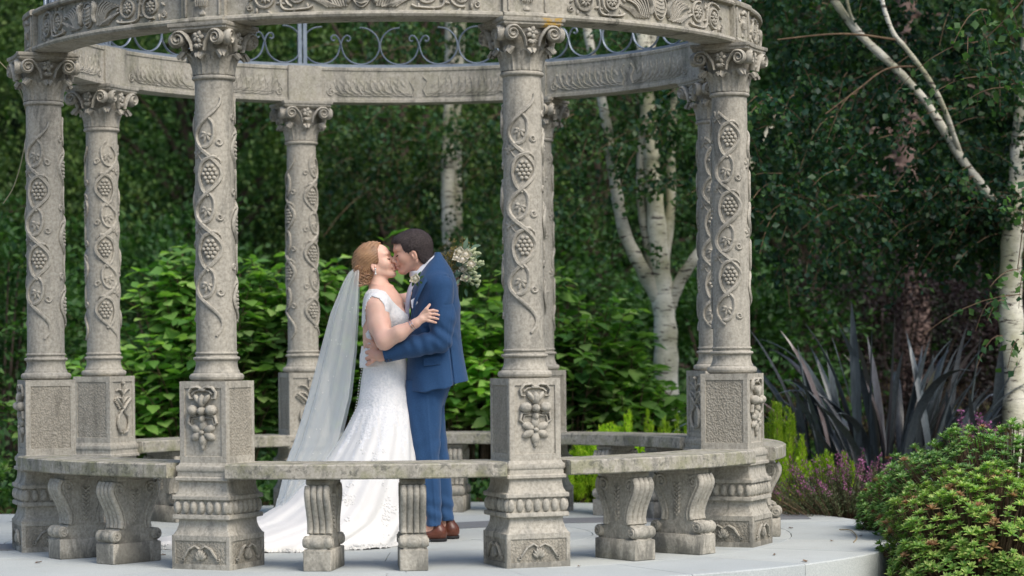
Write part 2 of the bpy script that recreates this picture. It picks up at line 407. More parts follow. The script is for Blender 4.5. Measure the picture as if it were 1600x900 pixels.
def build_column():
    root = empty('stone_column')
    # pedestal
    m = MB()
    m.join(recessed_block(.1735, .0, .172, .022, .008, .026))
    sqlathe(m, [(.173, .171), (.166, .178), (.155, .20), (.148, .225), (.1465, .250), (.150, .2535), (.168, .2545), (.171, .258), (.171, .272), (.168, .278), (.155, .2795)], .006)
    sqlathe(m, [(.155, .279), (.156, .352), (.170, .3535), (.1725, .357), (.1725, .371), (.169, .3765), (.160, .379), (.149, .40), (.1455, .425), (.1450, .448),
                (.158, .4495), (.162, .453), (.162, .465), (.158, .470), (.152, .472), (.151, .495), (.156, .500), (.1575, .505), (.1575, .520), (.155, .526), (.150, .5275), (.143, .541)], .006)
    m.join(recessed_block(.1405, .540, .958, .030, .008, .034))
    ped = mk('pedestal', m, M_stone, root, 30)
    # egg-shaped gadroons
    g = MB(); ell(g, (0, 0, 0), (.0205, .022, .036), 10, 8)
    go = None
    for q in range(4):
        for i in range(7):
            u = -.142 + i*.0473; c, s = cos(q*pi/2), sin(q*pi/2); x, y = u, -.154
            Mx = Matrix.Translation((x*c - y*s, x*s + y*c, .3155)) @ Matrix.Rotation(q*pi/2, 4, 'Z')
            if go is None: go = mk('gadroon', g, M_relief, ped, 60); go.matrix_local = Mx
            else: inst(go, 'gadroon', ped, Mx)
    # stippled panels, and the reliefs on the outward and inward sides
    for q in (1, 3):
        p = MB(); box(p, (-.1095, -.174, -.010), (.1095, .174, -.0045)); mk('stippled_panel', face_map(p, .1405, .749, q), M_stip, ped, 30)
    for q in range(4):
        p = MB(); box(p, (-.150, -.059, -.010), (.150, .059, -.0055)); mk('stippled_panel', face_map(p, .1735, .086, q), M_stip, ped, 30)
    mk('fruit_relief', face_map(deep(fruit_relief(), 1.5, 1.2), .1335, .752, 0), M_relief, ped, 60)
    mk('sprig_relief', face_map(deep(sprig_relief(), 1.4, 1.2), .1335, .735, 2), M_relief, ped, 60)
    for q in range(4): mk('arch_relief', face_map(deep(arch_relief(), 1.4), .1685, .082, q), M_relief, ped, 60)
    # attic base
    prof = [(.138, .9585)]
    def torus(rc, zc, r, n=7): return [(rc + r*cos(t), zc + r*sin(t)) for t in [-pi/2 + pi*i/(n-1) for i in range(n)]]
    prof += torus(.1215, .979, .0195) + [(.119, 1.002), (.119, 1.006), (.112, 1.018), (.108, 1.035), (.107, 1.052), (.1095, 1.063), (.1145, 1.066)] + torus(.1125, 1.0745, .0085, 6) + [(.106, 1.0845), (.105, 1.093)] + torus(.105, 1.101, .007, 6) + [(.1045, 1.112)]
    m = MB(); lathe(m, prof, 44); mk('column_base', m, M_stone, root, 28)
    # shaft with carved vines
    m = MB(); lathe(m, [(shaft_r(Z_SH0 + (Z_SH1-Z_SH0)*i/12), 1.11 + 1.395*i/12) for i in range(13)], 44); sh = mk('shaft', m, M_stone, root, 60)
    r_ = random.Random(3)
    for s in range(3):
        a0 = s*2*pi/3; off = s*.127; L = .385; A = .072
        z0, z1 = 1.19 + .02*s, 2.41; mir = -1 if s == 1 else 1
        def vu(z): return mir*A*sin(2*pi*(z - off)/L)
        n = 110; P = [(vu(z0 + (z1-z0)*i/n), z0 + (z1-z0)*i/n, .003 + .003*sin(5*i/n*pi)) for i in range(n + 1)]
        R = [.0128 - .005*abs(2*i/n - 1)**3 for i in range(n + 1)]
        v = MB(); tube(v, P, R, 6)
        gl = []; ll = []
        z = off + L*2
        while z < z1 + L:
            # half period with positive u: the oval closes round a bunch of grapes
            for half, sg in ((0, mir), (1, -mir)):
                zc = z + L/4 + half*L/2
                if zc < z0 + .08 or zc > z1 - .06: continue
                if half == 0:
                    Q = smooth_path([(sg*.004, zc - .115, .001), (-sg*.030, zc - .080, .004), (-sg*.048, zc - .01, .005), (-sg*.030, zc + .055, .005), (sg*.020, zc + .085, .004), (sg*.052, zc + .080, .003)], 5)
                    tube(v, Q, [.0106]*(len(Q)-2) + [.006, .003], 6)
                    tube(v, [(sg*.052, zc + .08, .003), (sg*.066, zc + .068, .003), (sg*.07, zc + .05, .001)], [.006, .0075, .002], 5)
                    gb = MB(); grapes(gb, sg*.012, zc - .002, .003, .0118); gl.append(gb)
                    lf = MB(); vleaf(lf, -sg*.062, zc + .10, .060, pi/2 + sg*.5); ll.append(lf)
                    tube(v, smooth_path([(-sg*.020, zc + .055, .002), (-sg*.045, zc + .078, .002), (-sg*.060, zc + .10, .002)], 4), .004, 5)
                else:
                    lf = MB(); vleaf(lf, sg*.006, zc + .012, .050, -pi/2 + .3*sg, .001); ll.append(lf)
                    Q = smooth_path([(sg*.0, zc + .10, .001), (-sg*.03, zc + .06, .003), (-sg*.030, zc - .005, .003), (-sg*.004, zc - .05, .002), (sg*.04, zc - .058, .002)], 5)
                    tube(v, Q, [.0098]*(len(Q)-2) + [.006, .003], 6)
                    tube(v, spiral(-sg*.062, zc - .03, .020, .006, 0, sg*1.2, 14, .003), [.007]*12 + [.006, .004], 5)
            z += L
        mk('carved_vine', wrap(v, a0), M_relief, sh, 60)
        for gb in gl: mk('grape_bunch', wrap(gb, a0), M_relief, sh, 60)
        for lf in ll: mk('carved_leaf', wrap(lf, a0), M_relief, sh, 60)
    # capital
    m = MB(); lathe(m, [(.0985, 2.503)] + [(.1015 + .012*cos(t), 2.516 + .012*sin(t)) for t in [-pi/2 + pi*i/6 for i in range(7)]] + [(.0985, 2.530), (.098, 2.56), (.103, 2.60), (.112, 2.64), (.122, 2.68), (.130, 2.72), (.134, 2.757)], 36)
    cap = mk('capital', m, M_stone, root, 40)
    def acanthus(H, Rr, W, tipdrop):
        g = MB(); nu, nv = 9, 9; vs = []
        for j in range(nv):
            t = j/(nv-1)
            zz = 2.531 + H*(t if t < .85 else .85 + (t-.85)*-.9 + 0) - (tipdrop*(t-.85)/.15 if t > .85 else 0)
            rr = .099 + .008 + (Rr - .1)*t**2.6
            wd = W*(1 + .25*sin(t*pi)) * (1 if t < .8 else (1 - ((t-.8)/.2)**2*.75))
            for i in range(nu):
                s = 2*i/(nu-1) - 1
                rg = .006*cos(s*pi*3.0) - .010*s*s*(1 - .3*t)
                vs.append((s*wd*(1 + .10*sin(t*19)), -(rr + rg), zz - .012*s*s*t))
        g.add(vs, [(j*nu+i, j*nu+i+1, (j+1)*nu+i+1, (j+1)*nu+i) for j in range(nv-1) for i in range(nu-1)])
        k = len(g.v); g.add([(x*.8, y + .02, z - .004) for x, y, z in vs], [(j*nu+i, (j+1)*nu+i, (j+1)*nu+i+1, j*nu+i+1) for j in range(nv-1) for i in range(nu-1)])
        return g
    lo = None
    for i in range(8):
        tall = i % 2
        if i == 0: a = mk('acanthus_leaf', acanthus(.135, .155, .040, .012), M_relief, cap, 70); A0 = a
        elif i == 1: a = mk('acanthus_leaf', acanthus(.150, .185, .036, .018), M_relief, cap, 70); A1 = a; a.rotation_euler = (0, 0, pi/4)
        else: inst(A1 if tall else A0, 'acanthus_leaf', cap, Matrix.Rotation(i*pi/4, 4, 'Z'))
    V0 = {}
    for sg in (-1, 1):
        v = MB()
        S = spiral(sg*.112, 2.708, .036, .007, pi/2 if sg > 0 else pi/2, -sg*1.9, 34)
        st = [(sg*.035, 2.645, 0), (sg*.045, 2.69, 0), (sg*.07, 2.727, 0), (sg*.093, 2.744, 0)]
        P = [(x, -(.146 + .012*abs(x)/.12), z) for x, z, w in st + S]
        tube(v, P, [.006, .008, .009] + [.0095]*(len(P)-9) + [.009, .008, .008, .007, .007, .006], 6, 2.4, up=(0, 1, 0))
        ell(v, (sg*.112, -.156, 2.708), (.010, .012, .010), 8, 6)
        lathe_c = MB(); ell(lathe_c, (sg*.112, -.138, 2.708), (.034, .018, .034), 14, 6); v.join(lathe_c)
        V0[sg] = v
    for q in range(4):
        for sg in (-1, 1):
            if q == 0: V0[sg] = mk('volute', V0[sg], M_relief, cap, 60)
            else: inst(V0[sg], 'volute', cap, Matrix.Rotation(q*pi/2, 4, 'Z'))
    rs = MB(); rosette(rs, 0, 0, .034, 5, .006, .012); rs.map(lambda u, v, w: (u, -(.143 + w), 2.715 + v))
    lf = MB()
    for k in range(5): petal(lf, (0, 0, 0), -pi/2 + (k-2)*.5, .034, .016, .012)
    lf.map(lambda u, v, w: (u, -(.150 + w), 2.682 + v*.8)); rs.join(lf)
    r0 = mk('rosette', rs, M_relief, cap, 60)
    for q in range(1, 4): inst(r0, 'rosette', cap, Matrix.Rotation(q*pi/2, 4, 'Z'))
    def abr(h, z, cc=.014):
        P = []
        for q in range(4):
            c, s = cos(q*pi/2), sin(q*pi/2)
            for u in (-1, -.9, -.5, 0, .5, .9):
                x = u*h; y = -h + cc*(1 - u*u) - 0
                if u == -1: x, y = -h + .012, -h
                P.append((x*c - y*s, x*s + y*c, z))
        return P
    m = MB(); rings(m, [abr(.150, 2.742), abr(.165, 2.754), abr(.169, 2.757), abr(.169, 2.768), abr(.176, 2.771), abr(.178, 2.776), abr(.178, 2.7895)])
    mk('abacus', m, M_stone, root, 30)
    return root

LAB = ['vine-carved stone column of the near row left of the bride, before her veil',
       'vine-carved stone column with yellow lichen on its capital, right of the groom',
       'vine-carved stone column at the right end of the near row, beside the spiky flax',
       'stone column mostly hidden behind the right-end column, only its left edge showing',
       'stone column hidden behind the lichened column, a dark strip of it showing',
       'stone column at the back between the veil and the left front column',
       'back column second from the left with a leaf sprig carved on its pedestal',
       'vine-carved stone column nearest the left edge, at the open side of the pavilion']
ROTS = [10, -25, 40, 0, 70, 95, 20, 55]
col0 = build_column()
for i in range(8):
    c = col0 if i == 0 else copy_tree(col0)
    c.location = polar(AZ[i], RAD) + Vector((.013 if i == 0 else 0, 0, 0)); c.rotation_euler = (0, 0, AZ[i])
    tag(c, LAB[i], 'column', 'carved stone columns of the pavilion')
    for ch in c.children:
        if ch.name.startswith('shaft'): ch.rotation_euler = (0, 0, radians(ROTS[i]))
        if i == 1 and (ch.name.startswith('abacus') or ch.name.startswith('capital')):
            ch.data = ch.data.copy(); ch.data.materials[0] = M_stoneL

# ------------------------------------------------------------------ the stone ring on the columns
Z0R, Z1R = 2.7905, 3.030
ring = empty('stone_ring_beam', (CX, CY, Z0R), 0, 'round carved stone ring beam resting on the eight columns', 'ring beam')
def arc_solid(prof, a0, a1, n, zoff=0, taper=0):
    """sweep an (r, z) outline round the pavilion centre between azimuths (local coordinates of the ring)"""
    m = MB(); R = []
    for i in range(n + 1):
        a = a0 + (a1-a0)*i/n; R.append([(r*sin(a), -r*cos(a), z - zoff) for r, z in prof])
    return rings(m, R)
ri, ro = RAD - .105, RAD + .066
prof_seg = [(ri, 2.792), (ri + .01, 2.7905), (ro - .004, 2.7905), (ro + .018, 2.796), (ro + .024, 2.808), (ro + .020, 2.820), (ro, 2.828), (ro - .012, 2.829), (ro - .012, 2.998), (ro, 2.999), (ro + .016, 3.004), (ro + .020, 3.014), (ro + .016, 3.026), (ro, 3.030),
            (ri + .004, 3.030), (ri, 3.026), (ri, 3.008), (ri + .006, 3.005), (ri + .006, 2.815), (ri, 2.812)]
def frieze_relief():
    m = MB()
    for sg in (-1, 1):
        # tail feathers next to the shield, wing fan, neck and head of a bird
        for k in range(6): tube(m, smooth_path([(sg*(.075 + .012*k), -.062, .003), (sg*(.085 + .016*k), -.02 + .002*k, .006), (sg*(.10 + .022*k), .035 - .004*k, .005), (sg*(.14 + .024*k), .064 - .008*k, .003)], 4), .0068, 5)
        tube(m, smooth_path([(sg*.075, -.05, .004), (sg*.062, -.005, .008), (sg*.075, .035, .010), (sg*.062, .062, .008)], 4), [.006]+[.014]*11+[.009], 6)
        ell(m, (sg*.058, .062, .008), (.014, .011, .011))
        for k in range(5): tube(m, smooth_path([(sg*(.10 + .018*k), -.066, .003), (sg*(.15 + .018*k), -.050 + .004*k, .006), (sg*(.20 + .02*k), -.025 + .004*k, .004)], 4), .0058, 5)
        # two scrolls with rosettes, acanthus fronds on their outside
        for (cx, cy, rr, fl) in ((.335, .004, .064, 1), (.500, -.004, .062, -1)):
            tube(m, spiral(sg*cx, cy, rr, .030, (0 if sg > 0 else pi) + fl*1.2, sg*fl*1.25, 26, .004), [.008]*22 + [.007, .006, .005, .004], 6)
            rosette(m, sg*cx, cy, .034, 8, .004, .010)
            for k in range(7):
                a = 2*pi*k/7 + .3; x, y = sg*cx + (rr + .004)*cos(a), cy + (rr + .004)*sin(a)
                if abs(y) < .078: petal(m, (x, y, .003), a + sg*fl*.9, .036, .016, .008)
        tube(m, smooth_path([(sg*.25, -.055, .004), (sg*.285, -.068, .006), (sg*.40, -.066, .006), (sg*.42, .0, .006), (sg*.44, .062, .006), (sg*.50, .072, .005), (sg*.565, .05, .004)], 6), .007, 6)
        tube(m, spiral(sg*.585, -.052, .018, .005, pi/2, -sg*1.3, 12, .003), .006, 5)
        tube(m, spiral(sg*.418, .055, .015, .004, pi/2, sg*1.3, 12, .003), .005, 5)
    ell(m, (0, .0, .002), (.046, .062, .014), 14, 8)
    tube(m, [(.05*cos(t)*(1 - .25*(sin(t) < 0)*abs(sin(t))), .066*sin(t), .006) for t in [2*pi*i/24 for i in range(25)]], .006, 5)
    for k in range(5): tube(m, smooth_path([(-.034 + .004*abs(k-2), .04 - .02*k, .011), (0, .03 - .02*k, .017), (.034 - .004*abs(k-2), .04 - .02*k, .011)], 3), .003, 4)
    return m
def inner_relief():
    m = MB()
    for sg in (-1, 1):
        for k in range(11):
            x = .035 + .046*k; h = .078*(1 - (k/14)**2*.35); q_ = .012*sin(k*2.3)
            for d_, rr_ in ((0, .0042), (.016, .0030)):
                tube(m, smooth_path([(sg*(x + d_), -.070 + d_, -.001), (sg*(x + .055 + q_ + d_), -.062 + d_, .001), (sg*(x + .105 + d_), -.015 + q_, .001), (sg*(x + .100 + q_), h*.85 - d_, -.001)], 4), [.001]+[rr_]*11+[.001], 5)
            petal(m, (sg*(x + .045), -.02, -.003), radians(50 if sg > 0 else 130), .08, .030, .0055)
        tube(m, spiral(sg*.60, -.045, .030, .006, pi/2, -sg*1.5, 20, .0), .006, 5)
        tube(m, [(sg*.03, .06, 0), (sg*.06, .03, 0), (sg*.03, -.03, 0), (sg*.05, -.07, 0)], .006, 5)
    return m
def bend(mb, a_mid, r, outward=True):
    zc = 2.912 if outward else 2.905
    def fn(u, v, w):
        if outward: a = a_mid + u/r; q = r + w
        else: a = a_mid - u/r; q = r - w
        return (q*sin(a), -q*cos(a), zc + v - Z0R)
    return mb.map(fn)
def urn_relief():
    m = MB()
    P = [(.020, -.075), (.022, -.066), (.010, -.058), (.008, -.045), (.022, -.036), (.036, -.014), (.038, .006), (.026, .018), (.030, .030), (.034, .034), (.030, .04)]
    rings(m, [[(r*cos(t), v, .55*r*sin(t)) for t in [2*pi*i/12 for i in range(12)]] for r, v in P])
    for k in range(5): ell(m, ((k-2)*.015, .052 + .006*(2-abs(k-2)), .010), .012)
    for k in range(6): tube(m, [((k-2.5)*.011, -.032, .016), ((k-2.5)*.0135, .0, .021 - .002*abs(k-2.5))], .0035, 4)
    for sg in (-1, 1): tube(m, spiral(sg*.050, .02, .016, .005, pi/2, -sg*1.2, 12, .004), .005, 5)
    return m
bw = .125/RAD
segA = None
for i in range(8):
    am = AZ[i] + pi/8
    if segA is None:
        segA = mk('ring_segment', arc_solid(prof_seg, -pi/8 + bw, pi/8 - bw, 22, Z0R), M_ring, ring, 35)
        segR = mk('frieze_relief', bend(deep(frieze_relief(), 1.5), 0, ro - .014), M_relief, segA, 60)
        segI = mk('feather_relief', bend(inner_relief(), 0, ri + .004, False), M_ring, segA, 60)
        segA.rotation_euler = (0, 0, am)
    else:
        s = inst(segA, 'ring_segment', ring, Matrix.Rotation(am, 4, 'Z'))
        inst(segR, 'frieze_relief', s, Matrix.Identity(4)); inst(segI, 'feather_relief', s, Matrix.Identity(4))
blk = None
for i in range(8):
    if blk is None:
        P = [(ri - .006, 2.7915), (ro + .010, 2.7915), (ro + .032, 2.797), (ro + .038, 2.808), (ro + .034, 2.820), (ro + .016, 2.828), (ro + .016, 2.998), (ro + .030, 3.002), (ro + .034, 3.014), (ro + .03, 3.028), (ro + .01, 3.034), (ri - .006, 3.034)]
        blk = mk('ring_block', arc_solid(P, -bw + .0006, bw - .0006, 4, Z0R), M_ring, ring, 35)
        ur = mk('urn_relief', bend(urn_relief(), 0, ro + .014), M_relief, blk, 60)
        fr = MB()
        for sg in (-1, 1): box(fr, (sg*.100 - .006, -.082, 0), (sg*.100 + .006, .083, .010), .002)
        mk('block_border', bend(fr, 0, ro + .014), M_relief, blk, 60); fb = blk.children[-1]
        blk.rotation_euler = (0, 0, AZ[i])
    else:
        b = inst(blk, 'ring_block', ring, Matrix.Rotation(AZ[i], 4, 'Z'))
        inst(ur, 'urn_relief', b, Matrix.Identity(4))
        for ch in list(blk.children):
            if ch.name.startswith('block_border'): inst(ch, 'block_border', b, Matrix.Identity(4))

# ------------------------------------------------------------------ wrought iron dome
M_iron = plain('grey_painted_iron', (.16, .20, .25), .42, .5, .15, 60, (.24, .28, .33), 15, Metallic=.35)
dome = empty('iron_dome', (CX, CY, 3.031), 0, 'blue-grey wrought iron dome with a band of scrolls on top of the stone ring', 'metal dome')
rd = RAD - .045
def band(r, z0, z1, t=.014, n=96):
    m = MB(); rings(m, [[(q*sin(a), -q*cos(a), z) for q, z in ((r - t, z0), (r + t, z0), (r + t, z1), (r - t, z1))] for a in [2*pi*i/n for i in range(n)]] + [[(q*sin(0), -q*cos(0), z) for q, z in ((r - t, z0), (r + t, z0), (r + t, z1), (r - t, z1))]], cap0=False, cap1=False); return m
mk('base_rail', band(rd, 0.0, .022, .022), M_iron, dome, 30)
mk('top_rail', band(rd, .335, .352, .016), M_iron, dome, 30)
def bendi(mb, a0): return mb.map(lambda u, v, w: ((rd + w)*sin(a0 + u/rd), -(rd + w)*cos(a0 + u/rd), v))
sc_src = None; po = None
for i in range(8):
    for k in (-1, 1):
        p = MB(); box(p, (k*.018 - .013, .0215, -.012), (k*.018 + .013, .3345, .012)) 
        if po is None: po = mk('post', bendi(p, 0), M_iron, dome, 30); po.rotation_euler = (0, 0, AZ[i]); po2 = None
        elif po2 is None: po2 = mk('post', bendi(p, 0), M_iron, dome, 30); po2.rotation_euler = (0, 0, AZ[i])
        else: inst(po if k < 0 else po2, 'post', dome, Matrix.Rotation(AZ[i], 4, 'Z'))
    for j in range(3):
        a = AZ[i] + pi/4*(j + .5)/3
        for sg in (-1, 1):
            if i == 0 and j == 0:
                P = [(-sg*.040, .192, 0), (-sg*.052, .184, 0), (-sg*.066, .196, 0), (-sg*.060, .217, 0), (-sg*.038, .222, 0), (-sg*.016, .200, 0), (sg*.002, .155, 0)]
                P += [(sg*(.135 - .130*cos(t)), .152 - .126*sin(t), 0) for t in [radians(8 + 24*k) for k in range(12)]]
                P = [(x, z, 0.004*sg) for x, z, _ in P]
                s_ = MB(); tube(s_, smooth_path(P, 6), .0058, 6, 1.6, up=(0, 0, 1)); o = mk('iron_scroll', bendi(s_, 0), M_iron, dome, 60); o.rotation_euler = (0, 0, a)
                if sg < 0: s0 = o
                else: s1 = o
            else: inst(s0 if sg < 0 else s1, 'iron_scroll', dome, Matrix.Rotation(a, 4, 'Z'))
rb = MB(); tube(rb, [(0, -rd*cos(t), .345 + 1.15*sin(t)) for t in [pi/2*i/18*.97 for i in range(19)]], .014, 6)
r0 = mk('dome_rib', rb, M_iron, dome, 60); r0.rotation_euler = (0, 0, AZ[0])
for i in range(1, 8): inst(r0, 'dome_rib', dome, Matrix.Rotation(AZ[i], 4, 'Z'))
for t in (.35, .75, 1.12):
    mk('dome_hoop', band(rd*cos(t), .345 + 1.15*sin(t) - .01, .345 + 1.15*sin(t) + .01, .008, 64), M_iron, dome, 30)
fn = MB(); lathe(fn, [(.10, 1.46), (.11, 1.50), (.05, 1.54), (.03, 1.60), (.07, 1.66), (.07, 1.70), (.02, 1.76), (.008, 1.86)], 16); mk('finial', fn, M_iron, dome, 40)

# ------------------------------------------------------------------ benches
def bench_leg():
    m = MB(); T = .072
    # silhouette, s radial (outward negative later), z up
    side = [(.158, .0), (.158, .108), (.150, .114), (.160, .128), (.166, .148), (.158, .170), (.138, .178), (.118, .170), (.098, .182), (.090, .215), (.096, .255), (.116, .305), (.140, .345), (.154, .378), (.153, .405), (.140, .424), (.120, .430), (.120, .4595)]
    poly = side + [(-s, z) for s, z in reversed(side)]
    c = [(s*.93, z) for s, z in poly]
    body = MB(); T2 = .052
    prism(body, poly, -T2, T2, 'x'); m.join(body)
    box(m, (-T, -.163, 0), (T, .163, .107), .004)
    box(m, (-.062, -.128, .432), (.062, .128, .4598), .003)
    # fluted scroll on both radial ends
    cv = [(.143, .424), (.156, .40), (.157, .375), (.142, .340), (.117, .295), (.098, .250), (.092, .212), (.098, .184)]
    for e in (-1, 1):
        for t in (-.048, -.016, .016, .048):
            tube(m, [(t, e*(s - .002), z) for s, z in smooth2(cv)], .0175, 8)
        rl = [(-.071, .018), (-.070, .028), (-.062, .032), (-.046, .032), (-.038, .028), (-.034, .028), (-.024, .034), (.024, .034), (.034, .028), (.038, .028), (.046, .032), (.062, .032), (.070, .028), (.071, .018)]
        rings(m, [[(t, e*.140 + r*cos(a), .146 + r*sin(a)) for a in [2*pi*k/16 for k in range(16)]] for t, r in rl])
    # carved side faces: border scrolls with volutes, hanging husks
    for f in (-1, 1):
        x = f*T2
        for e in (-1, 1):
            tube(m, [(x, e*(s - .024), z) for s, z in smooth2(cv)], .010, 6)
            tube(m, [(x, e*a, b) for a, b, _ in spiral(.106, .388, .036, .006, .6, 1.6, 26)], .0085, 6)
            tube(m, [(f*(T2+.019), e*a, b) for a, b, _ in spiral(.140, .146, .024, .005, 2.5, 1.6, 22)], .006, 6)
            pass
        for k in range(8):
            zz = .375 - .022*k
            for e in (-1, 1):
                ell(m, (x, e*(.015 - .0008*k), zz), (.012, .009, .015), 6, 4, Matrix.Rotation(-e*.6, 3, 'X'))
            ell(m, (x, 0, zz - .01), (.013, .007, .011), 6, 4)
    return m
def smooth2(P, n=4): return [(p.x, p.y) for p in smooth_path([(a, b, 0) for a, b in P], n)]
legM = bench_leg()
BL = {0: 'curved stone bench of the near row in front of the bride and groom',
      1: 'curved stone bench between the lichened column and the right-end column',
      2: 'curved stone bench on the right side by the golden conifers, seen end-on',
      3: 'curved back bench on the right in front of the upright golden conifers',
      4: 'curved stone bench at the back behind the groom',
      5: 'curved stone bench at the back left before the bright green shrub',
      7: 'mossy curved stone bench at the front left with two scrolled legs showing'}
legsrc = None
for i in (0, 1, 2, 3, 4, 5, 7):
    am = AZ[i] + pi/8
    b = empty('stone_bench', polar(am, RAD), am, BL[i], 'bench', 'curved stone benches between the columns')
    da = .1585/RAD
    # slab outline follows the circle, ends butt against the pedestal mouldings
    m = MB(); n = 18; R = []
    for k in range(n + 1):
        a = -pi/8 + da + (pi/4 - 2*da)*k/n
        pr = []
        for q, z in ((-.175, .464), (-.181, .470), (-.181, .532), (-.172, .5385), (.190, .5385), (.199, .532), (.199, .470), (.193, .464)):
            r = RAD + q
            pr.append((r*sin(a), -r*cos(a) + RAD, z))
        R.append(pr)
    rings(m, R); mk('seat_slab', m, M_bench, b, 35)
    for t in (-1, 1):
        a = t*radians(6.2); Mx = Matrix.Translation((RAD*sin(a)*1.0, -RAD*cos(a) + RAD, .0)) @ Matrix.Rotation(a, 4, 'Z')
        if legsrc is None: legsrc = mk('leg', legM, M_stone, b, 45); legsrc.matrix_local = Mx
        else: inst(legsrc, 'leg', b, Mx)

# ------------------------------------------------------------------ paving
def paving(name, c1, c2, c3, sc=1.0):
    s = NT(name); P = s.pos(); oi = s.n('ObjectInfo').outputs['Random']
    col = s.ramp(s.noise(P, 160, 2, .8), [(.36, c1), (.5, c2), (.64, c3)])
    col = s.mix(.5, col, s.ramp(s.noise(P, 1.4, 5, .6), [(.3, tuple(x*.82 for x in c2)), (.7, tuple(min(1, x*1.12) for x in c2))]))
    col = s.mix(1.0, col, s.ramp(oi, [(0, (.88, .89, .91)), (1, (1.05, 1.03, 1.0))]), 'MULTIPLY')
    stn = s.ramp(s.noise(P, 5, 6, .7, .5), [(.55, (0, 0, 0)), (.74, (1, 1, 1))])
    col = s.mix(s.math('MULTIPLY', stn, .32), col, (.30, .27, .22))
    return s.fin(col, .85, s.bump(s.noise(P, 160, 2, .8), .25, .003), .2)
M_gran = paving('pale_granite', (.29, .325, .325), (.455, .49, .48), (.61, .635, .61))
M_slate = paving('dark_slate_band', (.13, .14, .15), (.19, .20, .21), (.25, .26, .27))
plat = MB(); lathe(plat, [(2.92, -.45), (2.92, -.032), (0.001, -.032)], 72, (CX, CY)); tag(mk('pavement', plat, plain('mortar_bed', (.16, .155, .15), .95, .1), None, 30), kind='structure')
pavo = bpy.data.objects['pavement']
def on_slate(x, y):
    return 0
nslab = 0
for (ra, rb_, n, off) in ((0.0, .55, 1, 0), (.55, 1.15, 8, .1), (1.15, 1.72, 14, .0), (1.72, 2.32, 20, .06), (2.32, 2.995, 24, .02)):
    for k in range(n):
        a0 = 2*pi*k/n + off; a1 = 2*pi*(k+1)/n + off
        m = MB(); g = .0016; top = 0.0 + random.uniform(-.0006, .0006)
        if ra == 0: lathe(m, [(rb_ - g, -.031), (rb_ - g, top - .002), (rb_ - g - .002, top)], 40, (CX, CY))
        else:
            R = []; ns = max(3, int(40/n)); z_lo = -.031 if rb_ < 2.8 else -.145
            for j in range(ns + 1):
                a = a0 + g/ra + (a1 - a0 - 2*g/ra)*j/ns
                if rb_ > 2.8: pr = ((ra + g, -.031), (2.921, -.031), (2.921, -.18), (rb_ - .004, -.18), (rb_, -.172), (rb_, -.006), (rb_ - .006, top), (ra + g + .002, top), (ra + g, top - .002))
                else: pr = ((ra + g, -.031), (rb_ - g, -.031), (rb_ - g, top - .002), (rb_ - g - .002, top), (ra + g + .002, top), (ra + g, top - .002))
                R.append([tuple(polar(a, r, z)) for r, z in pr])
            rings(m, R)
        o = mk('paving_slab', m, M_gran, pavo, 30); nslab += 1
# lower step round the platform front
for k in range(24):
    a0 = 2*pi*k/24 + .1; a1 = 2*pi*(k+1)/24 + .1
    m = MB(); R = []
    for j in range(4):
        a = a0 + .0008 + (a1 - a0 - .0016)*j/3
        R.append([tuple(polar(a, r, z)) for r, z in ((2.922, -.45), (3.34, -.45), (3.34, -.190), (3.332, -.182), (2.922, -.1815))])
    rings(m, R); mk('step_slab', m, M_gran, pavo, 30)
# approach path from the left and the slate bands
def quad_sheet(name, pts, z, mt, th=.03, parent=None):
    m = MB(); prism(m, pts, z - th, z, 'z'); return mk(name, m, mt, parent, 30)
path = quad_sheet('path', [(-14, 13.0), (-3.30, 13.0), (-3.35, 16.30), (-14, 17.2)], -.008, M_gran, .5); tag(path, kind='structure')
def strip(x0, y0, x1, y1, w):
    d = Vector((x1-x0, y1-y0, 0)).normalized(); nn = Vector((-d.y, d.x, 0))*w/2
    return [(x0-nn.x, y0-nn.y), (x1-nn.x, y1-nn.y), (x1+nn.x, y1+nn.y), (x0+nn.x, y0+nn.y)]
tag(quad_sheet('slate_band', [(-3.30, 13.05), (-2.05, 13.55), (-.30, 14.52), (.35, 14.85), (1.9, 15.0), (1.9, 15.38), (.2, 15.28), (-.45, 14.95), (-2.1, 14.02), (-3.30, 13.52)], .004, M_slate, .0036), kind='structure')
tag(quad_sheet('slate_band', strip(-8, 12.2, -3.1, 14.05, .16) , -.004, M_slate, .003), kind='structure')
# curled dry grass and leaf litter lying on the paving
gr = MB(); c = PX(1355, 850, 13.4)
tube(gr, smooth_path([PX(1312, 828, 14.1).xy.to_3d() + Vector((0, 0, .004)), PX(1330, 832, 13.95).xy.to_3d() + Vector((0, 0, .010)), PX(1339, 845, 13.5).xy.to_3d() + Vector((0, 0, .008)), PX(1334, 853, 13.2).xy.to_3d() + Vector((0, 0, .004))], 5), .0035, 5)
tag(mk('grass_stalk', gr, plain('dry_stalk', (.30, .24, .15), .8), None, 60), 'curled dry grass stalk lying on the pale paving at right', 'grass stalk')

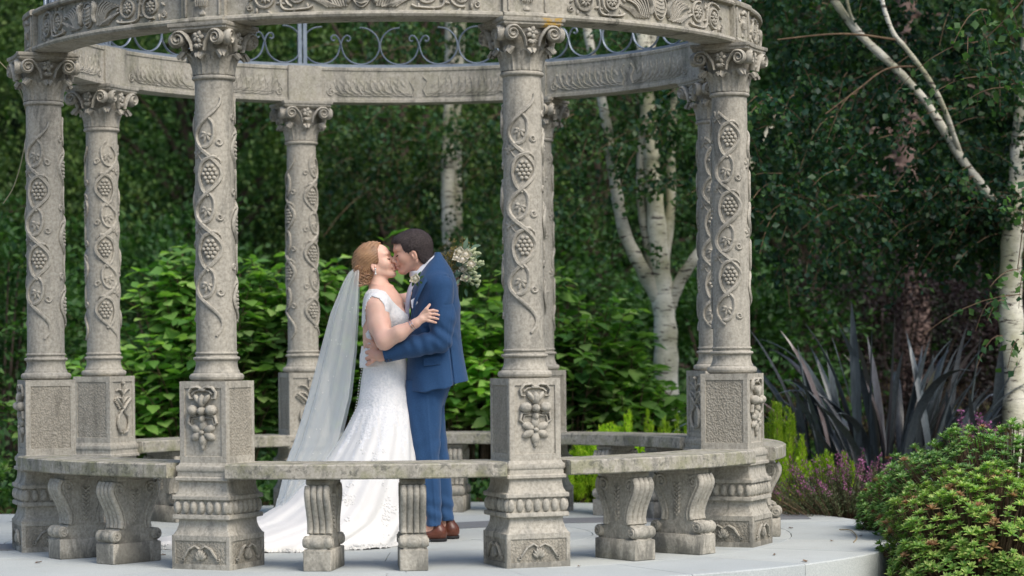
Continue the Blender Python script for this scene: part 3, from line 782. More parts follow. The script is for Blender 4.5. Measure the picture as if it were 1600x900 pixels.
fl0 = None; random.seed(14)
for (x, y) in ((905, 886), (1065, 893), (1258, 878), (1040, 838), (1236, 826), (1300, 846), (1345, 838), (1210, 868), (725, 872), (560, 884), (700, 838), (60, 880), (330 - 75, 868), (930, 830), (1150, 884), (1275, 822)):
    D_ = FPX*CAMZ/(y - 541.7 + (x - 800)*ROLL); p = PX(x, y, D_); p.z = .003
    m = MB(); L_ = random.uniform(.018, .032); m.add([(-L_, 0, 0), (-L_*.2, L_*.45, .006), (L_*.5, L_*.35, .004), (L_, 0, .008), (L_*.4, -L_*.4, .003), (-L_*.3, -L_*.42, .007), (0, 0, .001)], [(0, 6, 1), (1, 6, 2), (2, 6, 3), (3, 6, 4), (4, 6, 5), (5, 6, 0)])
    if x in (1065, 560, 725, 930, 1150, 1275, 1040): continue
    o = mk('fallen_leaf', m, M_dry, None, 60); o.location = p; o.rotation_euler = (0, 0, random.uniform(0, 6.28)); tag(o, 'tiny dry brown leaf fallen on the pale paving', 'leaf', 'fallen leaves on the paving')
# ------------------------------------------------------------------ ground
def ground_z(x, y):
    r = np.hypot(x - CX, y - CY)
    z = np.where(y > 12.6, np.clip((y - 12.6)*.5, 0, 1)*.30 - .34, -.36)
    z = np.where((x > 1.5) & (y > 11.2) & (y < 13.5), np.maximum(z, -.30), z)
    z = z + np.clip((y - 17.5)/14, 0, 1)**1.5*1.2
    z = np.where(r < 2.86, np.minimum(z, -.3), z)
    return z + .03*np.sin(x*1.7 + .4)*np.sin(y*1.3)*(r > 3.3)
gx = np.concatenate([np.linspace(-260, -12, 16)[:-1], np.linspace(-12, 14, 131), np.linspace(14, 260, 16)[1:]])
gy = np.concatenate([np.linspace(-160, 4, 12)[:-1], np.linspace(4, 30, 131), np.linspace(30, 320, 18)[1:]])
X, Y = np.meshgrid(gx, gy, indexing='ij'); Z = ground_z(X, Y); Z = np.where((X < -3.1) & (Y > 12.8) & (Y < 17.4), np.minimum(Z, -.1), Z)
nx, ny = X.shape; idx = np.arange(nx*ny).reshape(nx, ny)
F = np.stack([idx[:-1, :-1], idx[1:, :-1], idx[1:, 1:], idx[:-1, 1:]], -1).reshape(-1, 4)
s = NT('garden_soil'); P = s.pos()
c = s.ramp(s.noise(P, 12, 6, .7), [(.35, (.035, .022, .014)), (.55, (.085, .055, .035)), (.75, (.15, .10, .065))])
c = s.mix(s.ramp(s.noise(P, .5, 3), [(.4, (0, 0, 0)), (.6, (.8, .8, .8))]), c, (.045, .06, .02))
M_soil = s.fin(c, .95, s.bump(s.noise(P, 30, 5, .7), .8, .03), .1)
tag(npmesh('ground', np.stack([X, Y, Z], -1).reshape(-1, 3), F, M_soil), kind='structure')

# wooded bank closing the garden behind the trees
def bank():
    n = 160; xs = np.linspace(-60, 60, n); ts = np.linspace(0, 1, 40)
    XX, TT = np.meshgrid(xs, ts, indexing='ij'); yy = 32 + TT*22 + 1.2*np.sin(XX*.35) + XX**2*-.004
    zz = .5 + 17*TT**.62 + .7*np.sin(XX*1.3 + TT*9)*TT + .4*np.sin(XX*2.9)*TT
    i = np.arange(n*40).reshape(n, 40)
    return np.stack([XX, yy, zz], -1).reshape(-1, 3), np.stack([i[:-1, :-1], i[1:, :-1], i[1:, 1:], i[:-1, 1:]], -1).reshape(-1, 4)
V, F = bank()
s = NT('bank_undergrowth'); P = s.pos()
tag(npmesh('hillside', V, F, s.fin(s.ramp(s.noise(P, 3, 6, .7), [(.35, (.008, .013, .007)), (.6, (.018, .032, .012)), (.8, (.03, .05, .018))]), .95, s.bump(s.noise(P, 4, 5, .7), 1.0, .3), .05)), kind='structure')

# ------------------------------------------------------------------ foliage
def rand_dirs(n, up=0.0, spread=1.0):
    d = rng.normal(size=(n, 3))*spread; d[:, 2] += up
    return d/np.linalg.norm(d, axis=1, keepdims=True)
def leaf_arrays(P, L, W, D=None, N=None, big=False, fold=.25):
    """one small leaf per point: L length, W width, D axis, N rough normal"""
    n = len(P)
    if D is None: D = rand_dirs(n, -.5)
    if N is None: N = rand_dirs(n, 1.0)
    S = np.cross(D, N); S /= np.maximum(np.linalg.norm(S, axis=1, keepdims=True), 1e-6); N = np.cross(S, D)
    L = (np.ones(n)*L)[:, None]; W = (np.ones(n)*W)[:, None]
    if not big:
        V = np.stack([P, P + D*L*.45 + S*W*.5 + N*W*fold, P + D*L, P + D*L*.45 - S*W*.5 + N*W*fold], 1)
        F = np.array([[0, 1, 2], [0, 2, 3]])
        return V.reshape(-1, 3), (F[None] + np.arange(n)[:, None, None]*4).reshape(-1, 3)
    pts = [(0, 0, 0), (.22, .40, .5), (.55, .50, .5), (.85, .20, .3), (1.04, 0, -.15), (.85, -.20, .3), (.55, -.50, .5), (.22, -.40, .5), (.3, 0, .12), (.65, 0, .06)]
    V = np.stack([P + D*L*a + S*W*b + N*(W*fold*abs(b)*2*c + L*.10*(a - a*a*1.6)) for a, b, c in pts], 1)
    F = np.array([[0, 8, 1], [1, 8, 9], [1, 9, 2], [2, 9, 3], [3, 9, 4], [4, 9, 5], [5, 9, 6], [6, 9, 7], [7, 9, 8], [7, 8, 0]])
    return V.reshape(-1, 3), (F[None] + np.arange(n)[:, None, None]*10).reshape(-1, 3)
def join_np(parts):
    Vs, Fs, o = [], [], 0
    for V, F in parts: Vs.append(V); Fs.append(F + o); o += len(V)
    return np.concatenate(Vs), np.concatenate(Fs)
def limb(mb, P, r, seg=9, n=5): 
    Q = smooth_path(P, n); k = len(Q)
    R = [r[0] + (r[1]-r[0])*i/(k-1) for i in range(k)]
    R = [q*(1 + .07*sin(i*1.7)) for i, q in enumerate(R)]
    return tube(mb, Q, R, seg)
def clumps(cen, rad, nc, per, sz, lo=.5):
    """points gathered in clumps spread through an ellipsoid"""
    d = rand_dirs(nc); r = rng.uniform(lo, 1, (nc, 1))
    C = np.array(cen) + d*r*np.array(rad)
    return (C[:, None, :] + rng.normal(size=(nc, per, 3))*np.array(sz)*rng.uniform(.6, 1.3, (nc, 1, 1))).reshape(-1, 3), C

TREES = []
def tree(name, base, h, cen, rad, nc, per, sz, L, W, lm, bark, tr, label, cat, seed=0, lo=.45, group=None, multi=1):
    x, y = base; z = float(ground_z(np.array(x), np.array(y))) - .05
    t = empty(name, (x, y, z), 0, label, cat, group)
    rr = random.Random(seed); m = MB()
    P, C = clumps(cen, rad, nc, per, sz, lo); P = P[(P[:, 2] > z + .15)]
    for k in range(multi):
        dx = (k - (multi-1)/2)*.35
        limb(m, [(dx*.4, 0, 0), (dx + rr.uniform(-.15, .15), rr.uniform(-.1, .1), h*.35), (dx*2 + rr.uniform(-.3, .3), 0, h*.7), (cen[0]-x + dx*2, cen[1]-y, cen[2] - z + rad[2]*.5)], [tr, tr*.25])
    mk('trunk', m, bark, t, 60)
    lm_ = MB()
    for c in C[::max(1, len(C)//26)]:
        v = Vector(c) - Vector((x, y, z)); zt = min(max(v.z*.62, .3), h*.9); ax = Vector((0, 0, zt))
        limb(lm_, [ax, (ax + v)/2 + Vector((0, 0, .15)), v], [tr*.35, .008], 5, 3)
    tag(mk('limbs', lm_, bark, t, 60), kind='stuff')
    V, F = leaf_arrays(P - np.array([x, y, z]), rng.uniform(.7, 1.2, len(P))*L, rng.uniform(.7, 1.2, len(P))*W)
    tag(npmesh('crown', V, F, lm, t), kind='stuff'); return t

G = 'trees of the wood behind the pavilion'
# far leaf mass on the bank and between the trees
nn = 60000
xx = rng.uniform(-14, 14, nn); yy = rng.uniform(27, 33, nn); zz = rng.uniform(0, 10, nn)
q = np.sin(xx*1.1 + np.sin(zz*.9)*1.5)*np.sin(zz*1.2 + xx*.4) > -.45
P = np.stack([xx, yy, zz], 1)[q]
V, F = leaf_arrays(P, .22, .13); tag(npmesh('far_woodland', V, F, M_wood_leaf), kind='stuff')
tree('broadleaf_tree', (-5.9, 24.0), 5, (-5.6, 24, 4.0), (2.2, 1.6, 3.6), 300, 120, (.26, .26, .17), .062, .038, M_olive_leaf, M_bark, .16, 'dark olive leafy tree filling the upper left corner', 'tree', 1, group=G)
tree('broadleaf_tree', (-3.3, 25.5), 5, (-3.2, 25.5, 3.9), (2.0, 1.5, 3.6), 300, 120, (.26, .26, .17), .062, .038, M_wood_leaf, M_bark, .18, 'deep green tree seen between the two left columns', 'tree', 2, group=G)
tree('broadleaf_tree', (-1.2, 24.5), 5, (-1.1, 24.5, 4.3), (1.9, 1.5, 3.4), 290, 120, (.25, .25, .17), .060, .038, M_olive_leaf, M_bark, .15, 'leafy tree behind the veil and the back left column', 'tree', 3, group=G)
tree('broadleaf_tree', (1.0, 26.5), 5, (1.1, 26.5, 3.8), (2.2, 1.5, 3.9), 310, 120, (.26, .26, .17), .065, .04, M_wood_leaf, M_bark, .18, 'dark tree filling the gap behind the groom', 'tree', 4, group=G)
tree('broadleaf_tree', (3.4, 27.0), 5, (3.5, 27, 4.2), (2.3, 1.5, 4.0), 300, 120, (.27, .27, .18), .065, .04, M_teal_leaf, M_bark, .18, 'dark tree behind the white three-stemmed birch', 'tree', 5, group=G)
tree('broadleaf_tree', (6.4, 27.5), 5, (6.4, 27.5, 4.6), (2.4, 1.5, 4.0), 300, 120, (.27, .27, .18), .065, .04, M_olive_leaf, M_bark, .18, 'tree furthest right in the wood behind the reddish trunk', 'tree', 6, group=G)
# dark laurel hedge at the left
def shrub(name, cen, rad, nc, per, sz, L, W, lm, label, cat, group=None, lo=.55, big=False, stem=M_bark, up=.9, zmin=None, dirn=None):
    x, y = cen[0], cen[1]; z = float(ground_z(np.array(x), np.array(y)))
    t = empty(name, (x, y, z), 0, label, cat, group)
    P, C = clumps(cen, rad, nc, per, sz, lo); P = P[P[:, 2] > (z + .03 if zmin is None else zmin)]
    m = MB(); rr = random.Random(nc)
    for c in C[::max(1, len(C)//22)]:
        v = Vector(c) - Vector((x, y, z)); b = Vector((v.x*.25, v.y*.25, 0))
        limb(m, [b, (b + v)/2 + Vector((0, 0, .08)), v], [.018, .005], 5, 3)
    mk('stems', m, stem, t, 60)
    out = (P - np.array(cen))/np.array(rad); out /= np.linalg.norm(out, axis=1, keepdims=True) + 1e-6
    N = out*.5 + rng.normal(size=P.shape)*.45; N[:, 2] += up; D = out + rng.normal(size=P.shape)*.6; D[:, 2] -= .25
    D /= np.linalg.norm(D, axis=1, keepdims=True); N /= np.linalg.norm(N, axis=1, keepdims=True)
    V, F = leaf_arrays(P - np.array([x, y, z]), rng.uniform(.7, 1.25, len(P))*L, rng.uniform(.75, 1.2, len(P))*W, D, N, big)
    tag(npmesh('foliage', V, F, lm, t), kind='stuff'); return t
shrub('laurel_bush', (-4.3, 19.6, .8), (1.0, .8, 1.5), 150, 55, (.14, .14, .08), .09, .045, M_wood_leaf, 'dark laurel bush at the left edge behind the first column', 'shrub')
shrub('laurel_bush', (-3.0, 21.0, .9), (1.3, .8, 1.6), 170, 55, (.16, .16, .08), .09, .045, M_wood_leaf, 'dark shrub behind the bright leaves between the left columns', 'shrub')
shrub('box_bush', (-4.30, 17.6, .02), (.55, .5, .40), 90, 50, (.07, .07, .05), .05, .03, M_pieris2, 'small light green bush beyond the path at the lower left edge', 'shrub')
shrub('fern_bush', (1.9, 20.4, .7), (1.3, .7, 1.2), 150, 60, (.15, .15, .09), .085, .045, M_wood_leaf, 'shaded green bush behind the birch trunk', 'shrub')
shrub('fern_bush', (.0, 21.5, 1.0), (1.4, .7, 1.5), 150, 60, (.16, .16, .09), .085, .045, M_wood_leaf, 'shaded bush behind the couple and the bouquet', 'shrub')

# bright broadleaved shrubs behind the back benches: paired leaves along arching stems
bl_src = []
for k in range(3):
    V, F = leaf_arrays(np.zeros((1, 3)), .150, .098 + .006*k, np.array([[1., 0, -.12 - .1*k]]), np.array([[0, 0, 1.]]), True, .16 + .06*k)
    me = bpy.data.meshes.new('broad_leaf'); me.from_pydata([tuple(map(float, v)) for v in V], [], [tuple(map(int, f)) for f in F]); me.shade_smooth(); me.materials.append(M_broad); bl_src.append(me)
def broadshrub(cen, hw, dep, top, nst, label, seed, nleaf=130, tips=()):
    x, y = cen; z = float(ground_z(np.array(x), np.array(y)))
    t = empty('broadleaf_shrub', (x, y, z), 0, label, 'shrub', 'bright green broadleaved shrubs behind the benches')
    rr = random.Random(seed); m = MB(); LP = []
    for s_ in range(nst):
        a = rr.uniform(0, 2*pi); q = sqrt(rr.random()); ex, ey = hw*q*cos(a), dep*q*sin(a)
        H = (top - z)*(1 - .38*q**2.2)*rr.uniform(.62, 1.03)
        b = Vector((ex*.35, ey*.35, 0)); tip = Vector((ex, ey, H))
        if s_ < len(tips):
            tip = PX(tips[s_][0], tips[s_][1], y - .15) - Vector((x, y, z)); ex, ey, H = tip; b = Vector((ex*.6, ey, 0))
        mid = (b + tip)/2 + Vector((-ex*.12, -ey*.12, H*.08))
        Q = smooth_path([b, mid, tip], 10); tube(m, Q, [.011 - .008*i/(len(Q)-1) for i in range(len(Q))], 5)
        L = (tip - b).length; ph = rr.uniform(0, pi); step = .072
        npair = int(L*.62/step)
        for j in range(npair):
            f = 1 - j*step/L; i_ = f*(len(Q)-1); p = Q[int(i_)].lerp(Q[min(int(i_)+1, len(Q)-1)], i_ % 1)
            sc = rr.uniform(.75, 1.2)*(.55 + min(j, 3)*.17)
            for e in (0, pi):
                LP.append((p, ph + e + rr.uniform(-.35, .35), rr.uniform(-.45, .25) + (.6 if j == 0 else 0), sc))
            ph += pi/2
            if j > 0 and rr.random() < .45:       # short side shoot
                a2 = rr.uniform(0, 2*pi); l2 = rr.uniform(.08, .18); p2 = p + Vector((cos(a2)*l2, sin(a2)*l2, l2*.6)); tube(m, [p, p2], [.004, .002], 4)
                for e in range(4): LP.append((p2, e*pi/2 + a2, rr.uniform(-.3, .35), rr.uniform(.55, .95)))
    mk('stems', m, M_twig, t, 60)
    LP.sort(key=lambda q: (q[0].y - .35*q[0].z))
    for p, a, tl, sc in LP[:nleaf]:
        inst(rr.choice(bl_src), 'leaf', t, Matrix.Translation(p) @ Matrix.Rotation(a, 4, 'Z') @ Matrix.Rotation(-tl, 4, 'Y') @ Matrix.Rotation(rr.uniform(-.4, .4), 4, 'X') @ Matrix.Scale(sc, 4))
    Rst = LP[nleaf:]
    P = np.array([tuple(q[0]) for q in Rst]); A = np.array([q[1] for q in Rst]); T = np.array([q[2] for q in Rst]); S = np.array([q[3] for q in Rst])
    D = np.stack([np.cos(A)*np.cos(T), np.sin(A)*np.cos(T), np.sin(T)], 1); N = np.tile([0, 0, 1.], (len(P), 1)) + rng.normal(size=P.shape)*.3
    V, F = leaf_arrays(P, .150*S, .100*S, D, N, True, .18); tag(npmesh('foliage', V, F, M_broad, t), kind='stuff')
broadshrub((-3.15, 17.9), .75, .5, 1.10, 55, 'low bright shrub between the first and third columns from the left', 1)
broadshrub((-2.35, 18.0), .85, .6, 1.90, 85, 'tall bright shrub left of the veil, showing round the left front column', 2, 130, ((262, 408), (312, 408), (285, 425), (215, 450)))
broadshrub((-1.35, 18.1), .75, .6, 1.80, 80, 'bright shrub behind the veil and the back left column', 3, 130, ((392, 404), (428, 425), (508, 418), (530, 450)))
broadshrub((-.35, 18.3), .75, .6, 1.55, 75, 'bright shrub behind the couple and beside the bouquet', 4, 130, ((599, 376), (765, 440), (640, 470)))
broadshrub((.45, 18.1), .75, .6, 1.55, 80, 'bright shrub behind the lichened column', 5, 130, ((868, 425), (905, 470)))
broadshrub((.88, 18.0), .42, .45, 1.12, 42, 'lower bright shrub in front of the white birch trunk', 6)

# ------------------------------------------------------------------ birches
def hanging(cs, n_str, length, leaf_n, L, W, org, spread=.5, mb=None):
    """pendulous twigs with small leaves; returns leaf arrays, twigs go into mb"""
    Ps, Ds = [], []
    for c in cs:
        for k in range(n_str):
            p = Vector(c) + Vector((random.gauss(0, spread), random.gauss(0, spread*.6), random.gauss(0, spread*.5))) ; ll = length*random.uniform(.5, 1.3)
            dx, dy = random.gauss(0, .75), random.gauss(0, .4); up = random.uniform(-.1, .35); pts = []
            for j in range(6):
                t = j/5; pts.append(p + Vector((dx*ll*t, dy*ll*t, ll*(up*t - .75*t*t))))
            if mb is not None: tube(mb, [q - Vector(org) for q in pts], [.0045, .004, .0035, .003, .0025, .002], 3)
            for j in range(leaf_n):
                t = random.random()**.8; i = t*5; a, b = pts[int(i)], pts[min(int(i)+1, 5)]; q = a.lerp(b, i % 1)
                Ps.append(tuple(q + Vector((random.gauss(0, .028), random.gauss(0, .028), random.gauss(0, .02)))))
    P = np.array(Ps) - np.array(org); n = len(P); D = rng.normal(size=(n, 3))*.8; D[:, 2] -= .55; D /= np.linalg.norm(D, axis=1, keepdims=True)
    N = rng.normal(size=(n, 3)); N[:, 1] -= .5
    return leaf_arrays(P, rng.uniform(.7, 1.25, n)*L, rng.uniform(.75, 1.2, n)*W, D, N, False, .15)

def birch(D, limbs, label, base, lm, crowns, seed, L=.05, W=.042):
    b = PX(*base, D); z = float(ground_z(np.array(b.x), np.array(D))) - .05; o = Vector((b.x, D, z))
    t = empty('birch_tree', o, 0, label, 'tree'); m = MB()
    for k, (pts, r0, r1) in enumerate(limbs):
        P = [PX(x, y, D + dd) - o if y is not None else Vector((PX(x, 600, D).x - o.x, 0, 0)) for x, y, dd in pts]
        g = MB(); limb(g, P, [r0, r1], 12, 6)
        mk('trunk' if k == 0 else 'limb', g, M_twig if r0 < .012 else (M_birch2 if (k or D > 20) else M_birch), t, 60)
    tw = MB(); random.seed(seed); parts = []
    for (x, y, dd, ns, ln, nl, sp) in crowns:
        parts.append(hanging([PX(x, y, D + dd)], ns, ln, nl, L, W, o, sp, tw))
    tag(mk('twigs', tw, M_twig, t, 60), kind='stuff')
    V, F = join_np(parts); tag(npmesh('crown', V, F, lm, t), kind='stuff'); return t
# white three-stemmed birch between the lichened and right-end columns
cr = []
for x, y in ((900, 180), (940, 260), (880, 300), (990, 150), (1060, 200), (1090, 120), (960, 100), (900, 90), (1040, 60), (1010, 250), (1075, 290), (930, 20), (1000, -60), (900, -80), (1080, -60), (960, 340), (890, 380)):
    cr.append((x + random.gauss(0, 12), y, random.uniform(-.5, .6), 17 if y < 260 else 9, .42, 28, .24))
birch(18.8, [([(1042, None, 0), (1041, 600, 0), (1040, 520, 0), (1034, 450, 0), (1030, 400, 0), (1022, 300, .05), (1015, 200, .1), (1005, 60, .2), (1000, -150, .4)], .108, .05),
             ([(1030, 470, 0), (1003, 420, -.05), (975, 360, -.05), (960, 280, 0), (945, 180, 0), (920, 60, .1), (890, -120, .2)], .062, .03),
             ([(1028, 455, .02), (1012, 380, .05), (1001, 300, .1), (1005, 200, .1), (1020, 60, .2), (1040, -120, .3)], .048, .025),
             ([(1046, 480, 0), (1062, 440, 0), (1085, 405, 0), (1115, 360, .1), (1160, 280, .2), (1215, 180, .3)], .055, .03),
             ([(1034, 430, .03), (1047, 330, .1), (1050, 200, .1), (1065, 40, .2)], .050, .026)],
      'white-barked birch forking into several stems right of centre', (1042, 640), M_birch_leaf, cr, 3)
cr = []
for x, y in ((600, 190), (680, 210), (760, 230), (560, 260), (640, 280), (740, 300), (780, 180), (600, 60), (700, 70), (780, 90), (520, 100), (560, -20), (660, -40), (760, -30), (770, 360), (540, 180)):
    cr.append((x + random.gauss(0, 14), y, random.uniform(-.5, .7), 20, .45, 30, .30))
birch(21.0, [([(700, None, 0), (702, 500, 0), (703, 400, 0), (701, 320, 0), (700, 250, 0), (705, 100, .1), (700, -100, .2)], .085, .05),
             ([(714, 420, .1), (714, 340, .1), (713, 250, .1), (714, 170, .1), (722, 40, .2), (730, -120, .3)], .055, .03)],
      'slender birch trunk behind the bouquet, partly grey and partly white', (700, 640), M_birch_leaf, cr, 4)
cr = []
for x, y in ((1240, 60), (1330, 90), (1420, 60), (1520, 60), (1590, 100), (1250, 180), (1330, 230), (1240, 300), (1400, 300), (1505, 200), (1500, 290), (1525, 300), (1560, 330), (1570, 250), (1600, 330), (1530, 370), (1480, 150), (1300, -60), (1420, -80), (1540, -60), (1220, -40), (1230, 410), (1290, 350), (1450, 380), (1380, 160), (1290, 130), (1590, 190), (1575, 280), (1590, 360), (1460, 330), (1350, 20), (1200, 230), (1210, 130)):
    cr.append((x + random.gauss(0, 12), y, random.uniform(-.35, 1.0), 24 if y < 380 else 10, .40, 30, .25))
birch(16.8, [([(1588, None, 0), (1586, 600, 0), (1580, 500, 0), (1580, 400, 0), (1590, 300, 0), (1600, 150, .1), (1620, -50, .2)], .098, .06),
             ([(1586, 370, 0), (1545, 305, 0), (1500, 245, -.1), (1450, 165, -.15), (1400, 108, -.2), (1340, 50, -.2), (1290, -20, -.2), (1230, -120, -.2)], .034, .027),
             ([(1500, 240, -.1), (1475, 170, -.3), (1450, 122, -.4), (1415, 75, -.45), (1395, 50, -.5), (1378, 0, -.5), (1370, -60, -.5)], .020, .015),
             ([(1345, 55, -.2), (1328, 20, -.25), (1318, -30, -.3)], .014, .010),
             ([(1398, 62, -.5), (1340, 54, -.6), (1290, 54, -.7), (1215, 62, -.8)], .009, .005),
             ([(1432, 104, -.4), (1385, 108, -.5), (1340, 140, -.6), (1290, 178, -.7)], .008, .004)],
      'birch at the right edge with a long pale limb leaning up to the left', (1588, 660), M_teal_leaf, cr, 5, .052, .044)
# a few light green hanging leaves nearest the camera at the top right and right edge
tw = MB(); o = PX(1560, 60, 13.6); t = empty('birch_spray', o, 0, 'light green hanging birch sprays closest to the camera at the top right', 'branch')
pa = []
for x, y in ((1535, 10), (1560, 30), (1545, 120), (1585, 130), (1590, 420), (1588, 520), (1590, 300), (1575, 470), (1530, 60)):
    pa.append(hanging([PX(x, y, 14.4)], 3, .30, 9, .058, .046, o, .05, tw))
limb(tw, [PX(1640, -60, 14.4) - o, PX(1590, 10, 14.4) - o, PX(1540, 60, 14.4) - o], [.008, .003], 5, 4)
limb(tw, [PX(1650, 200, 14.4) - o, PX(1610, 290, 14.4) - o, PX(1590, 420, 14.4) - o], [.007, .003], 5, 4)
limb(tw, [PX(1640, -60, 14.4) - o, PX(1660, 60, 14.4) - o, PX(1650, 200, 14.4) - o], [.009, .007], 5, 4)
tag(mk('twigs', tw, M_twig, t, 60), kind='stuff'); V, F = join_np(pa); tag(npmesh('leaves', V, F, leafmat('light_birch_leaf', [(.08, .17, .06), (.12, .22, .08), (.05, .13, .07), (.14, .24, .07)], .35, .4), t), kind='stuff')
# twigs of the middle birch reaching into the pavilion opening at the top
# reddish conifer trunk and maroon bush
t = empty('conifer_tree', (4.05, 24.0, .3), 0, 'conifer with reddish brown trunk behind the dark maroon bush', 'tree')
m = MB(); limb(m, [(0, 0, 0), (.05, 0, 1.2), (-.03, 0, 2.6), (.02, 0, 5), (.05, 0, 8)], [.20, .07], 12, 5)
mk('trunk', m, M_redbark, t, 60)
m = MB()
for k in range(26):
    a = random.uniform(0, 2*pi); zz = random.uniform(1.6, 6.5); l = random.uniform(.5, 1.3)
    limb(m, [(0, 0, zz), (cos(a)*l*.5, sin(a)*l*.5, zz - .02), (cos(a)*l, sin(a)*l, zz - .25)], [.025, .006], 5, 3)
tag(mk('limbs', m, M_redbark, t, 60), kind='stuff')
P, C = clumps((0, .3, 5.2), (1.3, 1.0, 2.2), 120, 60, (.18, .18, .08)); V, F = leaf_arrays(P, .06, .02); tag(npmesh('crown', V, F, M_wood_leaf, t), kind='stuff')
shrub('maroon_bush', (3.35, 20.6, 1.0), (1.15, .6, 1.35), 210, 80, (.14, .14, .09), .045, .022, M_maroon, 'very dark maroon bush behind the spiky flax, left part', 'shrub', lo=.3)
shrub('maroon_bush', (4.55, 20.9, .95), (1.05, .6, 1.25), 190, 80, (.14, .14, .09), .045, .022, M_maroon, 'very dark maroon bush behind the flax near the right birch', 'shrub', lo=.3)

# ------------------------------------------------------------------ flax with long dark blades
t = empty('flax_plant', (2.70, 16.9, -.02), 0, 'large spiky New Zealand flax with dark blue-grey sword leaves', 'plant')
random.seed(21)
def blade(L, W, lean, az, droop, twist):
    m = MB(); n = 14; R = []
    for i in range(n + 1):
        t_ = i/n; s_ = L*t_
        ang = lean + droop*t_**2.2
        if i == 0: x = 0; z = 0
        else: x += sin(ang)*L/n; z += cos(ang)*L/n
        w = W*(.55 + .9*t_ if t_ < .5 else 1.0 - ((t_-.5)/.5)**2.4)*1.0
        tw = twist*t_; nx_, nz_ = cos(ang), -sin(ang)
        c = Vector((x, 0, z)); side = Vector((nx_*sin(tw), cos(tw), nz_*sin(tw))); nr = Vector((nx_*cos(tw), -sin(tw), nz_*cos(tw)))
        R.append([tuple(c - side*w*.5 + nr*w*.16), tuple(c), tuple(c + side*w*.5 + nr*w*.16), tuple(c - nr*.0025)])
    rings(m, R); rot = Matrix.Rotation(az, 4, 'Z'); m.v = [tuple(rot @ Vector(p)) for p in m.v]
    return m
bsrc = []
def putblade(px, dy, L, W, lean, az, droop, tw=None):
    o = mk('blade', blade(L, W, lean, az, droop, tw if tw is not None else random.uniform(-.5, .5)), M_phor, t, 50)
    o.location = (px, dy, 0)
for k in range(96):
    px = random.gauss(0, .36); 
    lean = min(1.0, abs(random.gauss(.05, .34))); az = (0 if px > 0 else pi) + random.gauss(0, .9)
    putblade(px, random.gauss(0, .16), random.uniform(.85, 1.5)*(1 - .25*lean), random.uniform(.038, .095), lean, az, random.uniform(.05, .8) + (1.0 if random.random() < .2 else 0))
for px, L, W, lean, az, dr in ((-.48, 1.15, .07, .16, pi, .05), (-.20, 1.24, .085, .02, 0, .03), (-.08, 1.36, .10, .06, 0, .02), (-.12, 1.22, .06, .22, pi, .1), (.10, 1.1, .07, .45, 0, .15), (.35, 1.15, .06, .35, 0, .9),
                            (-.35, .95, .05, .75, pi, .5), (-.4, .8, .05, .95, pi, .9), (-.2, 1.2, .045, .95, pi, .15), (.3, 1.2, .06, .5, 0, .1), (-.55, .8, .06, .1, pi, .0)):
    putblade(px, random.uniform(-.35, -.15), L, W, lean, az, dr, .2)

# ------------------------------------------------------------------ golden upright conifers / heath
def spire_leaves(P0, H, R, n):
    tt = rng.uniform(0, 1, n)**.9; a = rng.uniform(0, 2*pi, n); r = R*(1 - tt)**.65*rng.uniform(.5, 1, n)
    P = np.array(P0) + np.stack([np.cos(a)*r, np.sin(a)*r, tt*H], 1)
    D = np.stack([np.cos(a)*.5, np.sin(a)*.5, np.ones(n)], 1) + rng.normal(size=(n, 3))*.18; D /= np.linalg.norm(D, axis=1, keepdims=True)
    N = np.stack([np.cos(a), np.sin(a), np.zeros(n)], 1)
    return leaf_arrays(P, rng.uniform(.022, .04, n), rng.uniform(.006, .010, n), D, N, False, .2)
def goldbush(name, x, y, hw, dep, h0, h1, ns, label, seed):
    z = float(ground_z(np.array(x), np.array(y))); random.seed(seed)
    t = empty(name, (x, y, z), 0, label, 'conifer', 'golden upright conifers'); pa = []; m = MB()
    for k in range(ns):
        px, py = random.uniform(-hw, hw), random.uniform(-dep, dep); q = (abs(px)/hw)**2
        H = random.uniform(h0, h1)*(1 - .30*q)
        b = (px*.6, py*.6, .0); tube(m, [b, (px, py, H*.5), (px*1.02, py, H*.93)], [.008, .006, .002], 4)
        pa.append(spire_leaves((px, py, H*.30), H*.70, random.uniform(.030, .048), 260))
        for j in range(5):
            aa = random.uniform(0, 2*pi); zz = H*random.uniform(.05, .72); l = random.uniform(.03, .07)
            pa.append(spire_leaves((px + cos(aa)*l, py + sin(aa)*l, zz), random.uniform(.08, .16), .022, 80))
    mk('stems', m, M_twig, t, 60); V, F = join_np(pa); tag(npmesh('foliage', V, F, M_gold, t), kind='stuff')
goldbush('golden_conifer', 1.0, 16.95, .50, .18, .42, .70, 62, 'row of bright yellow-green spires behind the right back bench', 1)
goldbush('golden_conifer', .52, 16.9, .18, .15, .30, .50, 16, 'low golden conifer seen under the back bench beside the lichened column', 2)
goldbush('golden_conifer', 1.88, 16.3, .15, .14, .50, .84, 16, 'tall golden conifer just right of the right-end column', 3)
goldbush('golden_conifer', 2.16, 15.9, .09, .09, .44, .58, 6, 'small golden conifer among the pink heather', 4)

